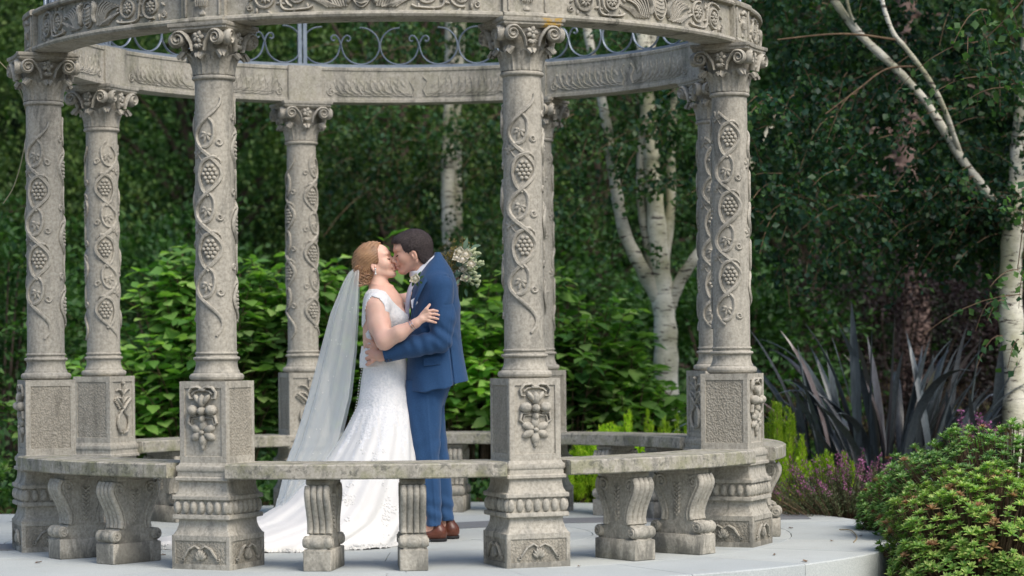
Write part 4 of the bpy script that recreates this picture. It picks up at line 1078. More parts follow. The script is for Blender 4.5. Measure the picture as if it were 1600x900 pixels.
# ------------------------------------------------------------------ heather
random.seed(33); t = empty('heather_plant', (2.20, 15.45, -.04), 0, 'loose heather with pinkish purple flowers beside the pale paving', 'heather'); pa = []; pf = []; m = MB()
for k in range(230):
    px, py = random.gauss(0, .24), random.gauss(0, .14); H = random.uniform(.22, .46)*(1 - .3*abs(px)/.5); lx, ly = px*.5 + random.gauss(0, .05), random.gauss(0, .05) + py*.3
    tube(m, [(px*.6, py*.6, 0), (px + lx*.5, py + ly*.5, H*.6), (px + lx, py + ly, H)], [.003, .002, .0015], 3)
    n = 46; tt = rng.uniform(.15, .82, n); P = np.stack([px*.6 + (px*.4 + lx)*tt, py*.6 + (py*.4 + ly)*tt, H*tt], 1) + rng.normal(size=(n, 3))*.008
    D = rng.normal(size=(n, 3))*.6; D[:, 2] += .8; D /= np.linalg.norm(D, axis=1, keepdims=True); pa.append(leaf_arrays(P, .026, .006, D))
    if random.random() < .5:
        n = 20; tt = rng.uniform(.74, 1.06, n); P = np.stack([px*.6 + (px*.4 + lx)*tt, py*.6 + (py*.4 + ly)*tt, H*tt], 1) + rng.normal(size=(n, 3))*.007; pf.append(leaf_arrays(P, .015, .009))
mk('stems', m, M_twig, t, 60); V, F = join_np(pa); tag(npmesh('foliage', V, F, M_heath, t), kind='stuff'); V, F = join_np(pf); tag(npmesh('flowers', V, F, M_pink, t), kind='stuff')
t = empty('pink_wildflower', (3.0, 15.2, 0), 0, 'few thin stems of magenta flowers above the green shrub by the flax', 'flower'); m = MB(); pf = []
for k in range(5):
    px = -.10 + .06*k; H = .62 + random.uniform(-.05, .14); tube(m, [(px*.4, 0, 0), (px, .02, H)], [.004, .002], 4)
    n = 26; tt = rng.uniform(.80, 1.0, n); pf.append(leaf_arrays(np.stack([px*.4 + px*.6*tt, .02*tt, H*tt], 1) + rng.normal(size=(n, 3))*.012, .026, .018))
mk('stems', m, M_twig, t, 60); V, F = join_np(pf); tag(npmesh('flowers', V, F, M_pink, t), kind='stuff')

# ------------------------------------------------------------------ whorled-leaf shrubs in the right foreground
def whorl_shrub(label, cen, rad, zb, n, lm, mix_dry, seed, L=.046, gap=None, name='whorled_shrub'):
    random.seed(seed); r_ = np.random.default_rng(seed); x, y = cen[0], cen[1]
    t = empty(name, (x, y, zb), 0, label, 'shrub'); o = np.array([x, y, zb]); pa = []; pd = []; m = MB()
    k = 0
    while k < n:
        d = r_.normal(size=3); d[2] = abs(d[2])*1.1 - .25; d[1] -= .25; d /= np.linalg.norm(d)
        lump = 1 + .10*sin(d[0]*7 + seed) * cos(d[1]*6 + d[2]*5) + .06*sin(d[0]*15)
        P = np.array(cen) + d*np.array(rad)*lump*r_.uniform(.86, 1.04)
        if P[2] < zb + .05: continue
        k += 1
        if gap and any(np.linalg.norm((P - np.array(g[:3]))*np.array([1, .6, 1])) < g[3] for g in gap):
            if r_.random() < .55:
                st = Vector(P - o); b = Vector((st.x*.35, st.y*.35, 0)); tube(m, [b, (b+st)/2, st*.97], [.006, .004, .002], 4); continue
        st = Vector(P - o); b = Vector((st.x*.3, st.y*.3 + .05, st.z*.15)); tube(m, [b, (b*.4 + st*.6) + Vector((0, 0, -.03)), st], [.006, .0045, .003], 4)
        ax = Vector((d[0]*.6, d[1]*.6, d[2]*.7 + .75)).normalized(); u = ax.orthogonal().normalized(); v = ax.cross(u)
        nl = 12; A = np.array([2.4*j for j in range(nl)]); el = np.linspace(.15, 1.15, nl) + r_.normal(size=nl)*.12
        D = (np.outer(np.cos(A)*np.cos(el), u) + np.outer(np.sin(A)*np.cos(el), v) + np.outer(np.sin(el), ax))
        V, F = leaf_arrays(np.tile(P - o, (nl, 1)), 1.02*L*r_.uniform(.7, 1.2)*np.linspace(1.15, .7, nl), L*.36, D, np.tile(np.array(ax), (nl, 1)), True, .25)
        (pd if r_.random() < mix_dry else pa).append((V, F))
    mk('stems', m, M_twig, t, 60)
    V, F = join_np(pa); tag(npmesh('foliage', V, F, lm, t), kind='stuff')
    if pd: V, F = join_np(pd); tag(npmesh('dry_leaves', V, F, M_dry, t), kind='stuff')
whorl_shrub('yellow-green whorled shrub with brown gaps in the right foreground corner', (2.52, 12.55, -.06), (.56, .42, .50), -.34, 1300, M_pieris, .09, 5, .040, gap=[(2.66, 12.2, .16, .20), (2.95, 12.2, .0, .20)])
whorl_shrub('mounded green whorled shrub at the right edge behind the foreground one', (2.85, 13.5, .12), (.84, .50, .51), -.10, 1300, M_pieris2, .05, 6, .040)
whorl_shrub('pale-tipped whorled shrub at the bottom right corner of the picture', (3.05, 12.3, -.20), (.42, .36, .42), -.36, 700, M_pieris, .12, 7, .040)
whorl_shrub('low dark green whorled shrub touching the paving edge beside the heather', (2.32, 14.15, .02), (.26, .28, .30), -.15, 380, M_pieris2, .02, 8, .036)
# bare brown inner mass so the shrubs are not hollow
for lab, c, r in (('brown twiggy heart of the foreground whorled shrub', (2.55, 12.62, -.14), (.40, .30, .36)),):
    m = MB(); random.seed(3)
    for k in range(420):
        d = Vector((random.gauss(0, 1), random.gauss(0, 1), abs(random.gauss(0, 1)))).normalized(); p = Vector((d.x*r[0], d.y*r[1], d.z*r[2]))*random.uniform(.6, 1.12)
        tube(m, [Vector((p.x*.3, p.y*.3, -.1)), p*.6 + Vector((0, 0, -.02)), p], [.005, .004, .002], 3)
    o = mk('bare_twigs', m, M_twig, None, 60); o.location = c
    sh = [q for q in bpy.data.objects if q.name == 'whorled_shrub'][0]; o.parent = sh; o.location = Vector(c) - sh.location; tag(o, kind='stuff')
# soil litter at the edge of the paving, ground cover behind it
nn = 9000; a = rng.uniform(radians(20), radians(170), nn); r = 2.90 + rng.exponential(.25, nn)
P = np.stack([CX + r*np.sin(a), CY - r*np.cos(a), np.zeros(nn)], 1); P = P[P[:, 1] > 12.9]; P[:, 2] = ground_z(P[:, 0], P[:, 1]) + .012
V, F = leaf_arrays(P, .03, .014, rand_dirs(len(P))*np.array([1, 1, .15]), None); tag(npmesh('leaf_litter', V, F, M_dry), kind='stuff')
nn = 26000; P = np.stack([rng.uniform(-7, 7, nn), rng.uniform(17.0, 21, nn), np.zeros(nn)], 1); P[:, 2] = ground_z(P[:, 0], P[:, 1]) + rng.uniform(.0, .18, nn)
V, F = leaf_arrays(P, .08, .045); tag(npmesh('ground_cover', V, F, M_wood_leaf), kind='stuff')
# long dry vine stalk hanging at the far left
m = MB(); D = 13.6
tube(m, smooth_path([PX(-40, 60, D), PX(20, 120, D), PX(42, 185, D), PX(36, 240, D), PX(22, 290, D), PX(5, 318, D)], 5), .0035, 5)
o = mk('vine_stalk', m, plain('dry_vine', (.30, .28, .17), .8), None, 60); tag(o, 'thin dry vine stalk hanging beside the leftmost column', 'vine')
# ------------------------------------------------------------------ sculpting kit: smooth blends of simple bodies on a grid, one surface out
class Field:
    def __init__(s, xs, ys, zs):
        s.g = [np.asarray(q, dtype=np.float32) for q in (xs, ys, zs)]; s.v = np.full((len(xs), len(ys), len(zs)), .5, dtype=np.float32)
    def sub(s, lo, hi, pad):
        sl = []
        for a in range(3):
            g = s.g[a]; i = max(0, int(np.searchsorted(g, lo[a] - pad)) - 1); j = min(len(g), int(np.searchsorted(g, hi[a] + pad)) + 1); sl.append(slice(i, max(j, i)))
        return tuple(sl)
    def put(s, prim, k=.02, mode='u'):
        f, lo, hi = prim; sl = s.sub(lo, hi, k + .03); X, Y, Z = np.meshgrid(s.g[0][sl[0]], s.g[1][sl[1]], s.g[2][sl[2]], indexing='ij', sparse=True)
        if not all(d.size for d in (X, Y, Z)): return
        d = f(X, Y, Z); v = s.v[sl]
        if mode == 'u': h = np.maximum(k - np.abs(v - d), 0)/k; s.v[sl] = np.minimum(v, d) - h*h*k*.25
        elif mode == 'c': d = -d; h = np.maximum(k - np.abs(v - d), 0)/k; s.v[sl] = np.maximum(v, d) + h*h*k*.25
    def keep(s, fn, k=.008):
        X, Y, Z = np.meshgrid(*s.g, indexing='ij', sparse=True); d = fn(X, Y, Z); h = np.maximum(k - np.abs(s.v - d), 0)/k; s.v = np.maximum(s.v, d) + h*h*k*.25
    def mesh(s, name, m, parent, angle=None):
        v = s.v; v[0] = v[-1] = .5; v[:, 0] = v[:, -1] = .5; v[:, :, 0] = v[:, :, -1] = .5
        nx, ny, nz = v.shape; ins = v < 0
        c = ins[:-1, :-1, :-1].astype(np.int8)
        for dx in (0, 1):
            for dy in (0, 1):
                for dz in (0, 1):
                    if dx + dy + dz: c = c + ins[dx:nx-1+dx, dy:ny-1+dy, dz:nz-1+dz]
        cell = np.argwhere((c > 0) & (c < 8)); idx = np.full(c.shape, -1, dtype=np.int32); idx[tuple(cell.T)] = np.arange(len(cell))
        acc = np.zeros((len(cell), 3)); cnt = np.zeros(len(cell))
        for ax in range(3):
            o1, o2 = [a for a in range(3) if a != ax]
            for p in (0, 1):
                for q in (0, 1):
                    off = np.zeros(3, int); off[o1] = p; off[o2] = q; A = cell + off; B = A.copy(); B[:, ax] += 1
                    va, vb = v[tuple(A.T)], v[tuple(B.T)]; cr = (va < 0) != (vb < 0); t = np.where(cr, va/np.where(cr, va - vb, 1), 0)
                    for a in range(3):
                        ga = s.g[a][A[:, a]]; gb = s.g[a][B[:, a]]; acc[:, a] += np.where(cr, ga + (gb - ga)*t, 0)
                    cnt += cr
        V = acc/cnt[:, None]; Fs = []
        for ax in range(3):
            o1, o2 = [(1, 2), (2, 0), (0, 1)][ax]
            a = np.moveaxis(ins, ax, 0); e = a[:-1] != a[1:]
            E = np.argwhere(np.moveaxis(e, 0, ax)); E = E[(E[:, o1] > 0) & (E[:, o2] > 0)]
            sh = np.array(c.shape); E = E[(E[:, o1] < sh[o1]) & (E[:, o2] < sh[o2])]
            def cid(d1, d2): q = E.copy(); q[:, o1] -= d1; q[:, o2] -= d2; return idx[tuple(q.T)]
            f = np.stack([cid(0, 0), cid(1, 0), cid(1, 1), cid(0, 1)], 1); fl = ~ins[tuple(E.T)]; f[fl] = f[fl][:, ::-1]; Fs.append(f)
        return npmesh(name, V, np.concatenate(Fs), m, parent, True, angle)

def nv(*p): return np.array(p, dtype=np.float32)
def s_ell(c, r, R=None):
    c = nv(*c); r = nv(*r) if hasattr(r, '__len__') else nv(r, r, r); Rm = None if R is None else np.array(R.to_3x3() if hasattr(R, 'to_3x3') else R, dtype=np.float32)
    def f(X, Y, Z):
        x, y, z = X - c[0], Y - c[1], Z - c[2]
        if Rm is not None: x, y, z = (Rm[0, 0]*x + Rm[1, 0]*y + Rm[2, 0]*z, Rm[0, 1]*x + Rm[1, 1]*y + Rm[2, 1]*z, Rm[0, 2]*x + Rm[1, 2]*y + Rm[2, 2]*z)
        k0 = np.sqrt((x/r[0])**2 + (y/r[1])**2 + (z/r[2])**2); k1 = np.sqrt((x/r[0]**2)**2 + (y/r[1]**2)**2 + (z/r[2]**2)**2) + 1e-6
        return k0*(k0 - 1)/k1
    b = max(r) if Rm is not None else r
    return f, c - b, c + b
def s_cone(a, b, ra, rb):
    a, b = nv(*a), nv(*b); d = b - a; L2 = float(d @ d) + 1e-9
    def f(X, Y, Z):
        t = np.clip(((X - a[0])*d[0] + (Y - a[1])*d[1] + (Z - a[2])*d[2])/L2, 0, 1)
        return np.sqrt((X - a[0] - d[0]*t)**2 + (Y - a[1] - d[1]*t)**2 + (Z - a[2] - d[2]*t)**2) - (ra + (rb - ra)*t)
    m = max(ra, rb); return f, np.minimum(a, b) - m, np.maximum(a, b) + m
def s_loft(rows, p=2.0):
    """rows (z, cx, cy, rx, ry) from top or bottom, an elliptical column"""
    A = np.array(sorted(rows), dtype=np.float64); zz = np.linspace(A[0, 0], A[-1, 0], 80)
    C = [np.interp(zz, A[:, 0], A[:, i]) for i in range(1, 5)]
    ker = np.ones(7)/7; C = [np.convolve(np.pad(c, 3, 'edge'), ker, 'valid') for c in C]
    def f(X, Y, Z):
        z = np.clip(Z, A[0, 0], A[-1, 0]); cx, cy, rx, ry = [np.interp(z, zz, c).astype(np.float32) for c in C]
        k = ((np.abs(X - cx)/rx)**p + (np.abs(Y - cy)/ry)**p)**(1/p)
        d = (k - 1)*np.minimum(rx, ry); return np.maximum(d, np.abs(Z - (A[0, 0] + A[-1, 0])/2) - (A[-1, 0] - A[0, 0])/2)
    return f, nv((A[:, 1]-A[:, 3]).min(), (A[:, 2]-A[:, 4]).min(), A[0, 0]), nv((A[:, 1]+A[:, 3]).max(), (A[:, 2]+A[:, 4]).max(), A[-1, 0])
def polyd(P):
    """signed distance to a polygon in the (x, z) plane"""
    P = [(float(a), float(b)) for a, b in P]
    def f(X, Y, Z):
        d = None; s = None
        for i in range(len(P)):
            ax, az = P[i]; bx, bz = P[i-1]; ex, ez = bx - ax, bz - az; wx, wz = X - ax, Z - az
            t = np.clip((wx*ex + wz*ez)/(ex*ex + ez*ez + 1e-12), 0, 1); q = (wx - ex*t)**2 + (wz - ez*t)**2
            d = q if d is None else np.minimum(d, q)
            c1 = Z >= az; c2 = Z < bz; c3 = ex*wz > ez*wx; flip = (c1 & c2 & c3) | (~c1 & ~c2 & ~c3); s = flip if s is None else (s ^ flip)
        d = np.sqrt(d); return np.where(s, -d, d)
    return f
DP = 13.65
def W(x, y, d=0.0): p = PX(x, y, DP); return (p.x, DP + d, p.z)
def WP(L): return [(W(x, y)[0], W(x, y)[2]) for x, y in L]
UX = DP/FPX                        # metres per photo pixel at the couple
# --- head: local x towards the face, y to its left, z up
def headmat(origin, face, pitch, yaw, sc):
    """face +1 looks right, -1 looks left; returns local -> world"""
    M = Matrix.Translation(origin) @ (Matrix.Rotation(pi if face < 0 else 0, 4, 'Z')) @ Matrix.Rotation(yaw, 4, 'Z') @ Matrix.Rotation(-pitch, 4, 'Y') @ Matrix.Scale(sc, 4)
    return M
def head(F, M, male):
    sc = M.to_scale()[0]; R = M.to_3x3().normalized()
    def w(*p): return tuple(M @ Vector(p))
    def E(c, r, k, mode='u', rot=None): F.put(s_ell(w(*c), [q*sc for q in r], R if rot is None else (R @ rot)), k, mode)
    def Cn(a, b, ra, rb, k, mode='u'): F.put(s_cone(w(*a), w(*b), ra*sc, rb*sc), k, mode)
    E((-.012, 0, .022), (.096, .076, .083), .01)
    E((.030, 0, -.025), (.058, .060, .082), .03); E((.042, 0, .030), (.048, .056, .046), .02)
    jw = .047 if male else .044
    for s in (-1, 1):
        Cn((-.002, s*jw, -.058), (.056, s*.014, -.101), .022 if male else .019, .019 if male else .015, .022)
        E((.056, s*.036, -.038), (.026, .022, .024), .022)
    E((.070, 0, -.101), (.020 if male else .016, .020, .017), .014)
    E((.076, 0, .012), (.020, .048, .014 if male else .011), .018)
    for s in (-1, 1):
        E((.092, s*.032, -.012), (.016, .019, .013), .010, 'c')
        E((.070, s*.031, -.013), (.0165, .0165, .0145), .005)
    Cn((.084, 0, -.004), (.107, 0, -.043), .0075, .0105, .012)
    for s in (-1, 1): E((.096, s*.011, -.049), (.011, .008, .0075), .007)
    E((.083, 0, -.062), (.014, .026, .012), .012)
    E((.092, 0, -.071), (.010, .022, .0062), .005); E((.089, 0, -.083), (.010, .019, .0070), .005)
    for s in (-1, 1):
        rt = Matrix.Rotation(-s*.45, 3, 'Z') @ Matrix.Rotation(.18, 3, 'Y')
        E((-.002, s*.076, -.032), (.017, .0075, .028), .006, 'u', rt)
        E((.003, s*.082, -.030), (.008, .006, .016), .005, 'c', rt)
        E((.006, s*.079, -.034), (.005, .005, .008), .004, 'u', rt)

def skin(name, base, red):
    s = NT(name)
    c = s.ramp(s.noise(s.pos(), 16, 4), [(.3, tuple(b*.93 for b in base)), (.7, tuple(min(1, b*1.05) for b in base))]); c = s.mix(s.math('MULTIPLY', s.ramp(s.noise(s.pos(), 7, 3), [(.45, (0, 0, 0)), (.7, (1, 1, 1))]), .35), c, red)
    m = s.fin(c, .48, s.bump(s.noise(s.pos(), 260, 2), .12, .002), .35); s.b.inputs['Subsurface Weight'].default_value = .12
    s.b.inputs['Subsurface Radius'].default_value = (.012, .005, .003); s.b.inputs['Subsurface Scale'].default_value = .6; return m
M_skinB = skin('bride_skin', (.82, .53, .41), (.80, .38, .30)); M_skinG = skin('groom_skin', (.72, .43, .32), (.68, .31, .24))
def cloth(name, c1, c2, rough=.8, weave=900, bmp=.15, sheen=.15, spec=.2):
    s = NT(name); c = s.ramp(s.noise(s.pos((1, 1, 1)), 240, 2, .7), [(.35, c1), (.65, c2)])
    n = s.bump(s.noise(s.pos(), 320, 2), bmp, .002); n = s.bump(s.noise(s.pos((1, 1, .5)), 9, 3), .25, .02, n)
    m = s.fin(c, rough, n, spec); s.b.inputs['Sheen Weight'].default_value = sheen; return m
M_suit = cloth('blue_suit_wool', (.019, .060, .145), (.030, .088, .205), .78)
M_shirt = cloth('white_shirt', (.74, .77, .84), (.80, .82, .88), .7)
M_vest = cloth('navy_waistcoat', (.018, .045, .12), (.026, .062, .16), .7)
M_satin = cloth('ivory_satin', (.80, .79, .76), (.84, .83, .80), .50, bmp=.05, spec=.3)
s = NT('ivory_lace'); vv = s.n('TexVoronoi'); vv.inputs['Scale'].default_value = 62; s.L(s.pos(), vv.inputs['Vector']); nz = s.noise(s.pos(), 45, 4, .7, 1.2)
M_lace = s.fin(s.ramp(nz, [(.36, (.78, .79, .80)), (.5, (.86, .86, .85)), (.62, (.92, .91, .90))]), .7, s.bump(s.math('ADD', nz, vv.outputs['Distance']), .55, .005), .25)
M_hairG = plain('dark_brown_hair', (.028, .021, .020), .5, .4, 1.0, 320, (.10, .076, .074), 120)
s = NT('auburn_blonde_hair'); M_hairB = s.fin(s.ramp(s.math('FRACT', s.math('ADD', s.n('NewGeometry').outputs['Random Per Island'], s.noise(s.pos(), 9, 3))), [(0, (.12, .055, .028)), (.35, (.28, .14, .068)), (.65, (.46, .27, .14)), (1, (.20, .10, .05))]), .38, s.bump(s.noise(s.pos(), 260, 3), .5, .003), .5)
M_lip = plain('rose_lips', (.50, .16, .15), .4, .4); M_lash = plain('dark_lash', (.02, .012, .010), .6, .2); M_brow = plain('brown_brow', (.09, .05, .03), .7, .2)
M_shoe = plain('brown_leather', (.085, .026, .014), .35, .5, .15, 60, (.13, .040, .022), 18); M_sole = plain('dark_rubber_sole', (.02, .02, .022), .7, .3)
M_pearl = plain('pearl', (.85, .84, .80), .2, .6); M_silver = plain('silver', (.8, .8, .8), .2, .5, Metallic=1.0); M_button = plain('dark_button', (.015, .02, .035), .3, .5)
s = NT('veil_tulle')
M_veil = s.fin((.93, .96, .95), .9, None, .1); tr = s.n('BsdfTransparent'); tl = s.n('BsdfTranslucent'); tl.inputs[0].default_value = (.93, .96, .95, 1)
m1, m2 = s.n('MixShader'), s.n('MixShader'); m1.inputs[0].default_value = .5
s.L(s.b.outputs[0], m1.inputs[1]); s.L(tl.outputs[0], m1.inputs[2])
fr = s.n('LayerWeight'); fr.inputs['Blend'].default_value = .35
fac = s.math('ADD', s.math('MULTIPLY', fr.outputs['Facing'], .42), .52); s.L(fac, m2.inputs[0]); s.L(tr.outputs[0], m2.inputs[1]); s.L(m1.outputs[0], m2.inputs[2]); s.L(m2.outputs[0], s.out.inputs[0])

def ax(a, b, h): return np.arange(a, b, h)
def zgrid(z0, za, z1, coarse, fine): return np.concatenate([np.arange(z0, za, coarse), np.arange(za, z1, fine)])
def finger(F, pts, r0, r1, k=.004):
    for i in range(len(pts) - 1):
        t0, t1 = i/(len(pts)-1), (i+1)/(len(pts)-1); F.put(s_cone(pts[i], pts[i+1], r0 + (r1-r0)*t0, r0 + (r1-r0)*t1), k)

# ================================================================== GROOM
gr_o = W(676, 700); GX = gr_o[0]
groom = empty('person', (0, 0, 0), 0, 'groom in a blue suit and brown shoes kissing the bride, arm round her back', 'person')
HG = headmat(W(644, 391, -.018), -1, radians(-8), .10, 1.10)
F = Field(ax(-1.62, -.24, .005) if False else ax(W(560, 0)[0], W(745, 0)[0], .0048), ax(13.25, 14.05, .0048), zgrid(.0, 1.05, 1.86, .016, .0042))
head(F, HG, True)
F.put(s_cone(W(655, 408), W(672, 442), .058, .064), .02)
F.put(s_cone(W(664, 424), W(684, 438), .060, .070), .02)
F.put(s_loft([(W(0, 436)[2], W(680, 0)[0], DP, .07, .12), (W(0, 450)[2], W(681, 0)[0], DP, .10, .18), (W(0, 480)[2], W(679, 0)[0], DP, .115, .175), (W(0, 540)[2], W(678, 0)[0], DP, .105, .14), (W(0, 610)[2], W(668, 0)[0], DP, .085, .135)]), .03)
# arms inside the sleeves, both hands
F.put(s_cone(W(688, 452, -.16), W(692, 535, -.22), .050, .040), .02); F.put(s_cone(W(692, 535, -.22), W(598, 556, -.215), .038, .030), .02)
F.put(s_cone(W(688, 452, .16), W(672, 520, .24), .050, .040), .02); F.put(s_cone(W(672, 520, .24), W(600, 545, .19), .038, .028), .02)
F.put(s_ell(W(588, 553, -.195), (.034, .017, .042)), .014)        # near palm on her back
F.put(s_cone(W(598, 556, -.21), W(592, 554, -.20), .028, .026), .015)
for k, (dy, ln) in enumerate(((-14, 1.0), (-4.5, 1.1), (5, 1.05), (14, .85))):
    p0 = W(585, 553 + dy*.8, -.200); p1 = W(579.5, 554 + dy*.95, -.185 ); p2 = W(577 - ln*1.0, 555 + dy, -.160); p3 = W(577 - ln*.3, 556 + dy, -.135)
    finger(F, [p0, p1, p2, p3], .0125, .0098)
finger(F, [W(592, 543, -.205), W(584, 534, -.195), W(576, 531, -.175)], .0125, .0095)
F.put(s_ell(W(590, 545, .165), (.040, .016, .036)), .014)          # far palm
for k in range(4): finger(F, [W(584, 533 + 8*k, .165), W(576, 534 + 8*k, .150), W(572, 535 + 8*k, .12)], .010, .008)
finger(F, [W(592, 536, .16), W(584, 526, .15)], .011, .009)
# legs inside the trousers
for (x0, x1, x2, x3, d0, d1) in ((664, 667, 676, 677, -.08, -.085), (676, 682, 694, 696, .085, .10)):
    F.put(s_cone(W(x0, 605, d0), W(x1, 715, d0), .060, .045), .03); F.put(s_cone(W(x1, 715, d0), W(x2, 815, d1), .044, .032), .02); F.put(s_cone(W(x3, 826, d1), W(x3 - 30, 832, d1 - .01), .032, .026), .02)
gb = F.mesh('body', M_skinG, groom)
# jacket
def zz(y): return W(0, y)[2]
def xx(x): return W(x, 0)[0]
F = Field(ax(W(575, 0)[0], W(750, 0)[0], .0048), ax(13.22, 14.08, .0048), ax(zz(640), zz(395), .0048))
def row(y, x0, x1, ry, dc=0.0): return (zz(y), (W(x0, y)[0] + W(x1, y)[0])/2, DP + dc, (x1 - x0)/2*UX, ry)
F.put(s_loft([row(401, 681, 687, .030), row(409, 675, 693, .070), row(420, 665, 701, .120), row(434, 655, 709, .180), row(450, 646, 714, .215), row(470, 642, 718, .220), row(500, 641, 719, .205), row(530, 641, 720, .19), row(560, 637, 724, .185), row(585, 634, 728, .195), row(612, 632, 733, .205), row(632, 631, 736, .21)], 2.25), .03)
F.put(s_ell(W(688, 446, -.165), (.070, .062, .062)), .03); F.put(s_ell(W(684, 446, .165), (.066, .062, .062)), .03)
F.put(s_cone(W(690, 452, -.175), W(694, 500, -.215), .073, .070), .025); F.put(s_cone(W(694, 500, -.215), W(690, 533, -.235), .070, .062), .02)
F.put(s_cone(W(690, 533, -.235), W(650, 541, -.245), .066, .060), .02); F.put(s_cone(W(650, 541, -.245), W(603, 553, -.222), .060, .050), .02)
F.put(s_cone(W(684, 452, .175), W(672, 522, .24), .070, .060), .025); F.put(s_cone(W(672, 522, .24), W(606, 546, .20), .060, .046), .02)
def gplane(X, Y, Z): return None
# cuff cut, hem cut (slanting), opening for neck and front
cz, sz_ = W(600, 553)[0], W(600, 553)[2]
X, Y, Z = np.meshgrid(*F.g, indexing='ij', sparse=True)
hem = (zz(619) - Z) + (X - xx(632))*(-.0) ; hem = (np.interp(X, [xx(630), xx(660), xx(690), xx(732)], [zz(618), zz(618), zz(613), zz(599)]) - Z).astype(np.float32)
F.v = np.maximum(F.v, hem)
cuff = ((xx(597) - X)*.97 - (Z - sz_)*.20).astype(np.float32); F.v = np.where((X < xx(640)), np.maximum(F.v, cuff), F.v)
# folds: drag lines from the armpit, elbow creases, vent
sx = (X - xx(680)); szz = (Z - zz(520))
fold = .0055*np.sin((szz*1.0 + sx*.9)*75)*np.exp(-((X - xx(684))/.10)**2 - ((Z - zz(530))/.07)**2)*(Y < DP - .1)
fold = fold + .0050*np.sin((X*1.0 + Z*.35)*95)*np.exp(-((X - xx(655))/.11)**2 - ((Z - zz(545))/.06)**2)*(Y < DP - .15)
fold = fold + .0035*np.sin((X + .22*Z)*48 + 1.0)*np.clip((zz(560) - Z)/.15, 0, 1)
fold = fold + .005*np.sin((X - .5*Z)*60)*np.exp(-((Z - zz(480))/.08)**2)
vent = .012*np.exp(-((X - np.interp(Z, [zz(605), zz(540)], [xx(704), xx(697)]))/.0045)**2)*np.clip((zz(543) - Z)/.05, 0, 1)*(Y < DP)
seam = .0028*np.exp(-((X - np.interp(Z, [zz(543), zz(470)], [xx(697), xx(706)]))/.004)**2)*(Z >= zz(545))*(Y < DP)
armh = .004*np.exp(-((np.sqrt((X - xx(694))**2 + (Z - zz(462))**2*.8) - .075)/.0045)**2)*(Y < DP - .14)*(Z < zz(438))*(X > xx(690))
F.v = (F.v + fold + vent + seam + armh).astype(np.float32)
# V-shaped front opening facing left, showing waistcoat and shirt
F.put(s_cone(W(640, 432, -.01), W(628, 505, -.01), .085, .030), .01, 'c')
F.put(s_cone(W(656, 408, -.01), W(646, 440, -.02), .070, .070), .008, 'c')
jk = F.mesh('jacket', M_suit, groom)
# lapel and collar: a folded band from the nape round to the chest, pocket flap, buttons
m = MB()
def band2(P, wv, th=.006):
    R = []
    for (p, w_) in zip(P, wv):
        p = Vector(p); w_ = Vector(w_); n_ = Vector((0, -th, 0)); R.append([tuple(p + n_), tuple(p + w_*.5 + n_*1.6), tuple(p + w_ + n_*.6), tuple(p + w_), tuple(p)])
    return R
rings(m, band2([W(684, 403, -.062), W(675, 413, -.105), W(665, 429, -.148), W(657, 447, -.188), W(649, 470, -.192), W(643, 500, -.155)],
               [(.010, 0, -.028), (.026, -.02, -.030), (.034, -.03, -.018), (.034, -.03, .004), (.020, -.02, .0), (.004, -.004, 0)]))
mk('lapel', m, M_suit, jk, 60)
m = MB(); a, b = W(664, 559, -.196), W(690, 556, -.192); rings(m, [[a, (a[0], a[1] - .006, a[2]), (a[0], a[1] - .008, a[2] - .045), (a[0], a[1], a[2] - .046)], [b, (b[0], b[1] - .006, b[2]), (b[0], b[1] - .008, b[2] - .047), (b[0], b[1], b[2] - .048)]]); mk('pocket_flap', m, M_suit, jk, 30)
for k in range(3): m = MB(); ell(m, W(606 + 4.2*k, 563.5 - .9*k, -.262), (.006, .003, .006), 10, 6); mk('cuff_button', m, M_button, jk, 60)
# waistcoat and shirt
F = Field(ax(xx(618), xx(712), .005), ax(13.40, 13.92, .005), ax(zz(615), zz(420), .005))
F.put(s_loft([row(428, 660, 700, .10), row(450, 649, 706, .155), row(475, 643, 706, .16), row(520, 642, 706, .15), row(565, 641, 708, .15), row(600, 640, 708, .16)]), .02)
F.mesh('waistcoat', M_vest, groom)
F = Field(ax(xx(635), xx(705), .0035), ax(13.45, 13.88, .0035), ax(zz(500), zz(396), .0035))
F.put(s_loft([row(424, 660, 697, .085), row(438, 652, 700, .13), row(470, 644, 700, .13), row(495, 643, 700, .12)]), .01)
F.put(s_cone(W(657, 425), W(676, 412), .0685, .0685), .004)
F.keep(lambda X, Y, Z: (Z - np.interp(X, [xx(648), xx(655), xx(684)], [zz(430), zz(422), zz(399)])).astype(np.float32)*.75, .003)
F.mesh('shirt', M_shirt, groom)
m = MB(); rings(m, [[W(649.5, 433, -.062), W(664, 418, -.080), W(683, 401, -.060), W(686, 404, -.062), W(669, 424, -.086), W(653, 446, -.090)], [W(649, 433, -.058), W(664, 418, -.072), W(683, 401, -.052), W(686, 404, -.05), W(669, 424, -.07), W(653, 446, -.07)]]); mk('shirt_collar', m, M_shirt, groom, 40)
m = MB(); rings(m, [[W(644, 470, -.185), W(651, 466, -.19), W(655, 474, -.196), W(646, 483, -.188)], [W(644, 470, -.175), W(651, 466, -.178), W(655, 474, -.18), W(646, 483, -.178)]]); prq = mk('pocket_square', m, M_shirt, groom, 30)
m = MB(); tube(m, smooth_path([W(647, 440, -.06), W(641, 455, -.09), W(638, 475, -.10), W(637, 500, -.08)], 4), [.018]*13, 8, .5); mk('cravat', m, plain('lilac_grey_satin', (.42, .42, .52), .4, .5), groom, 60)
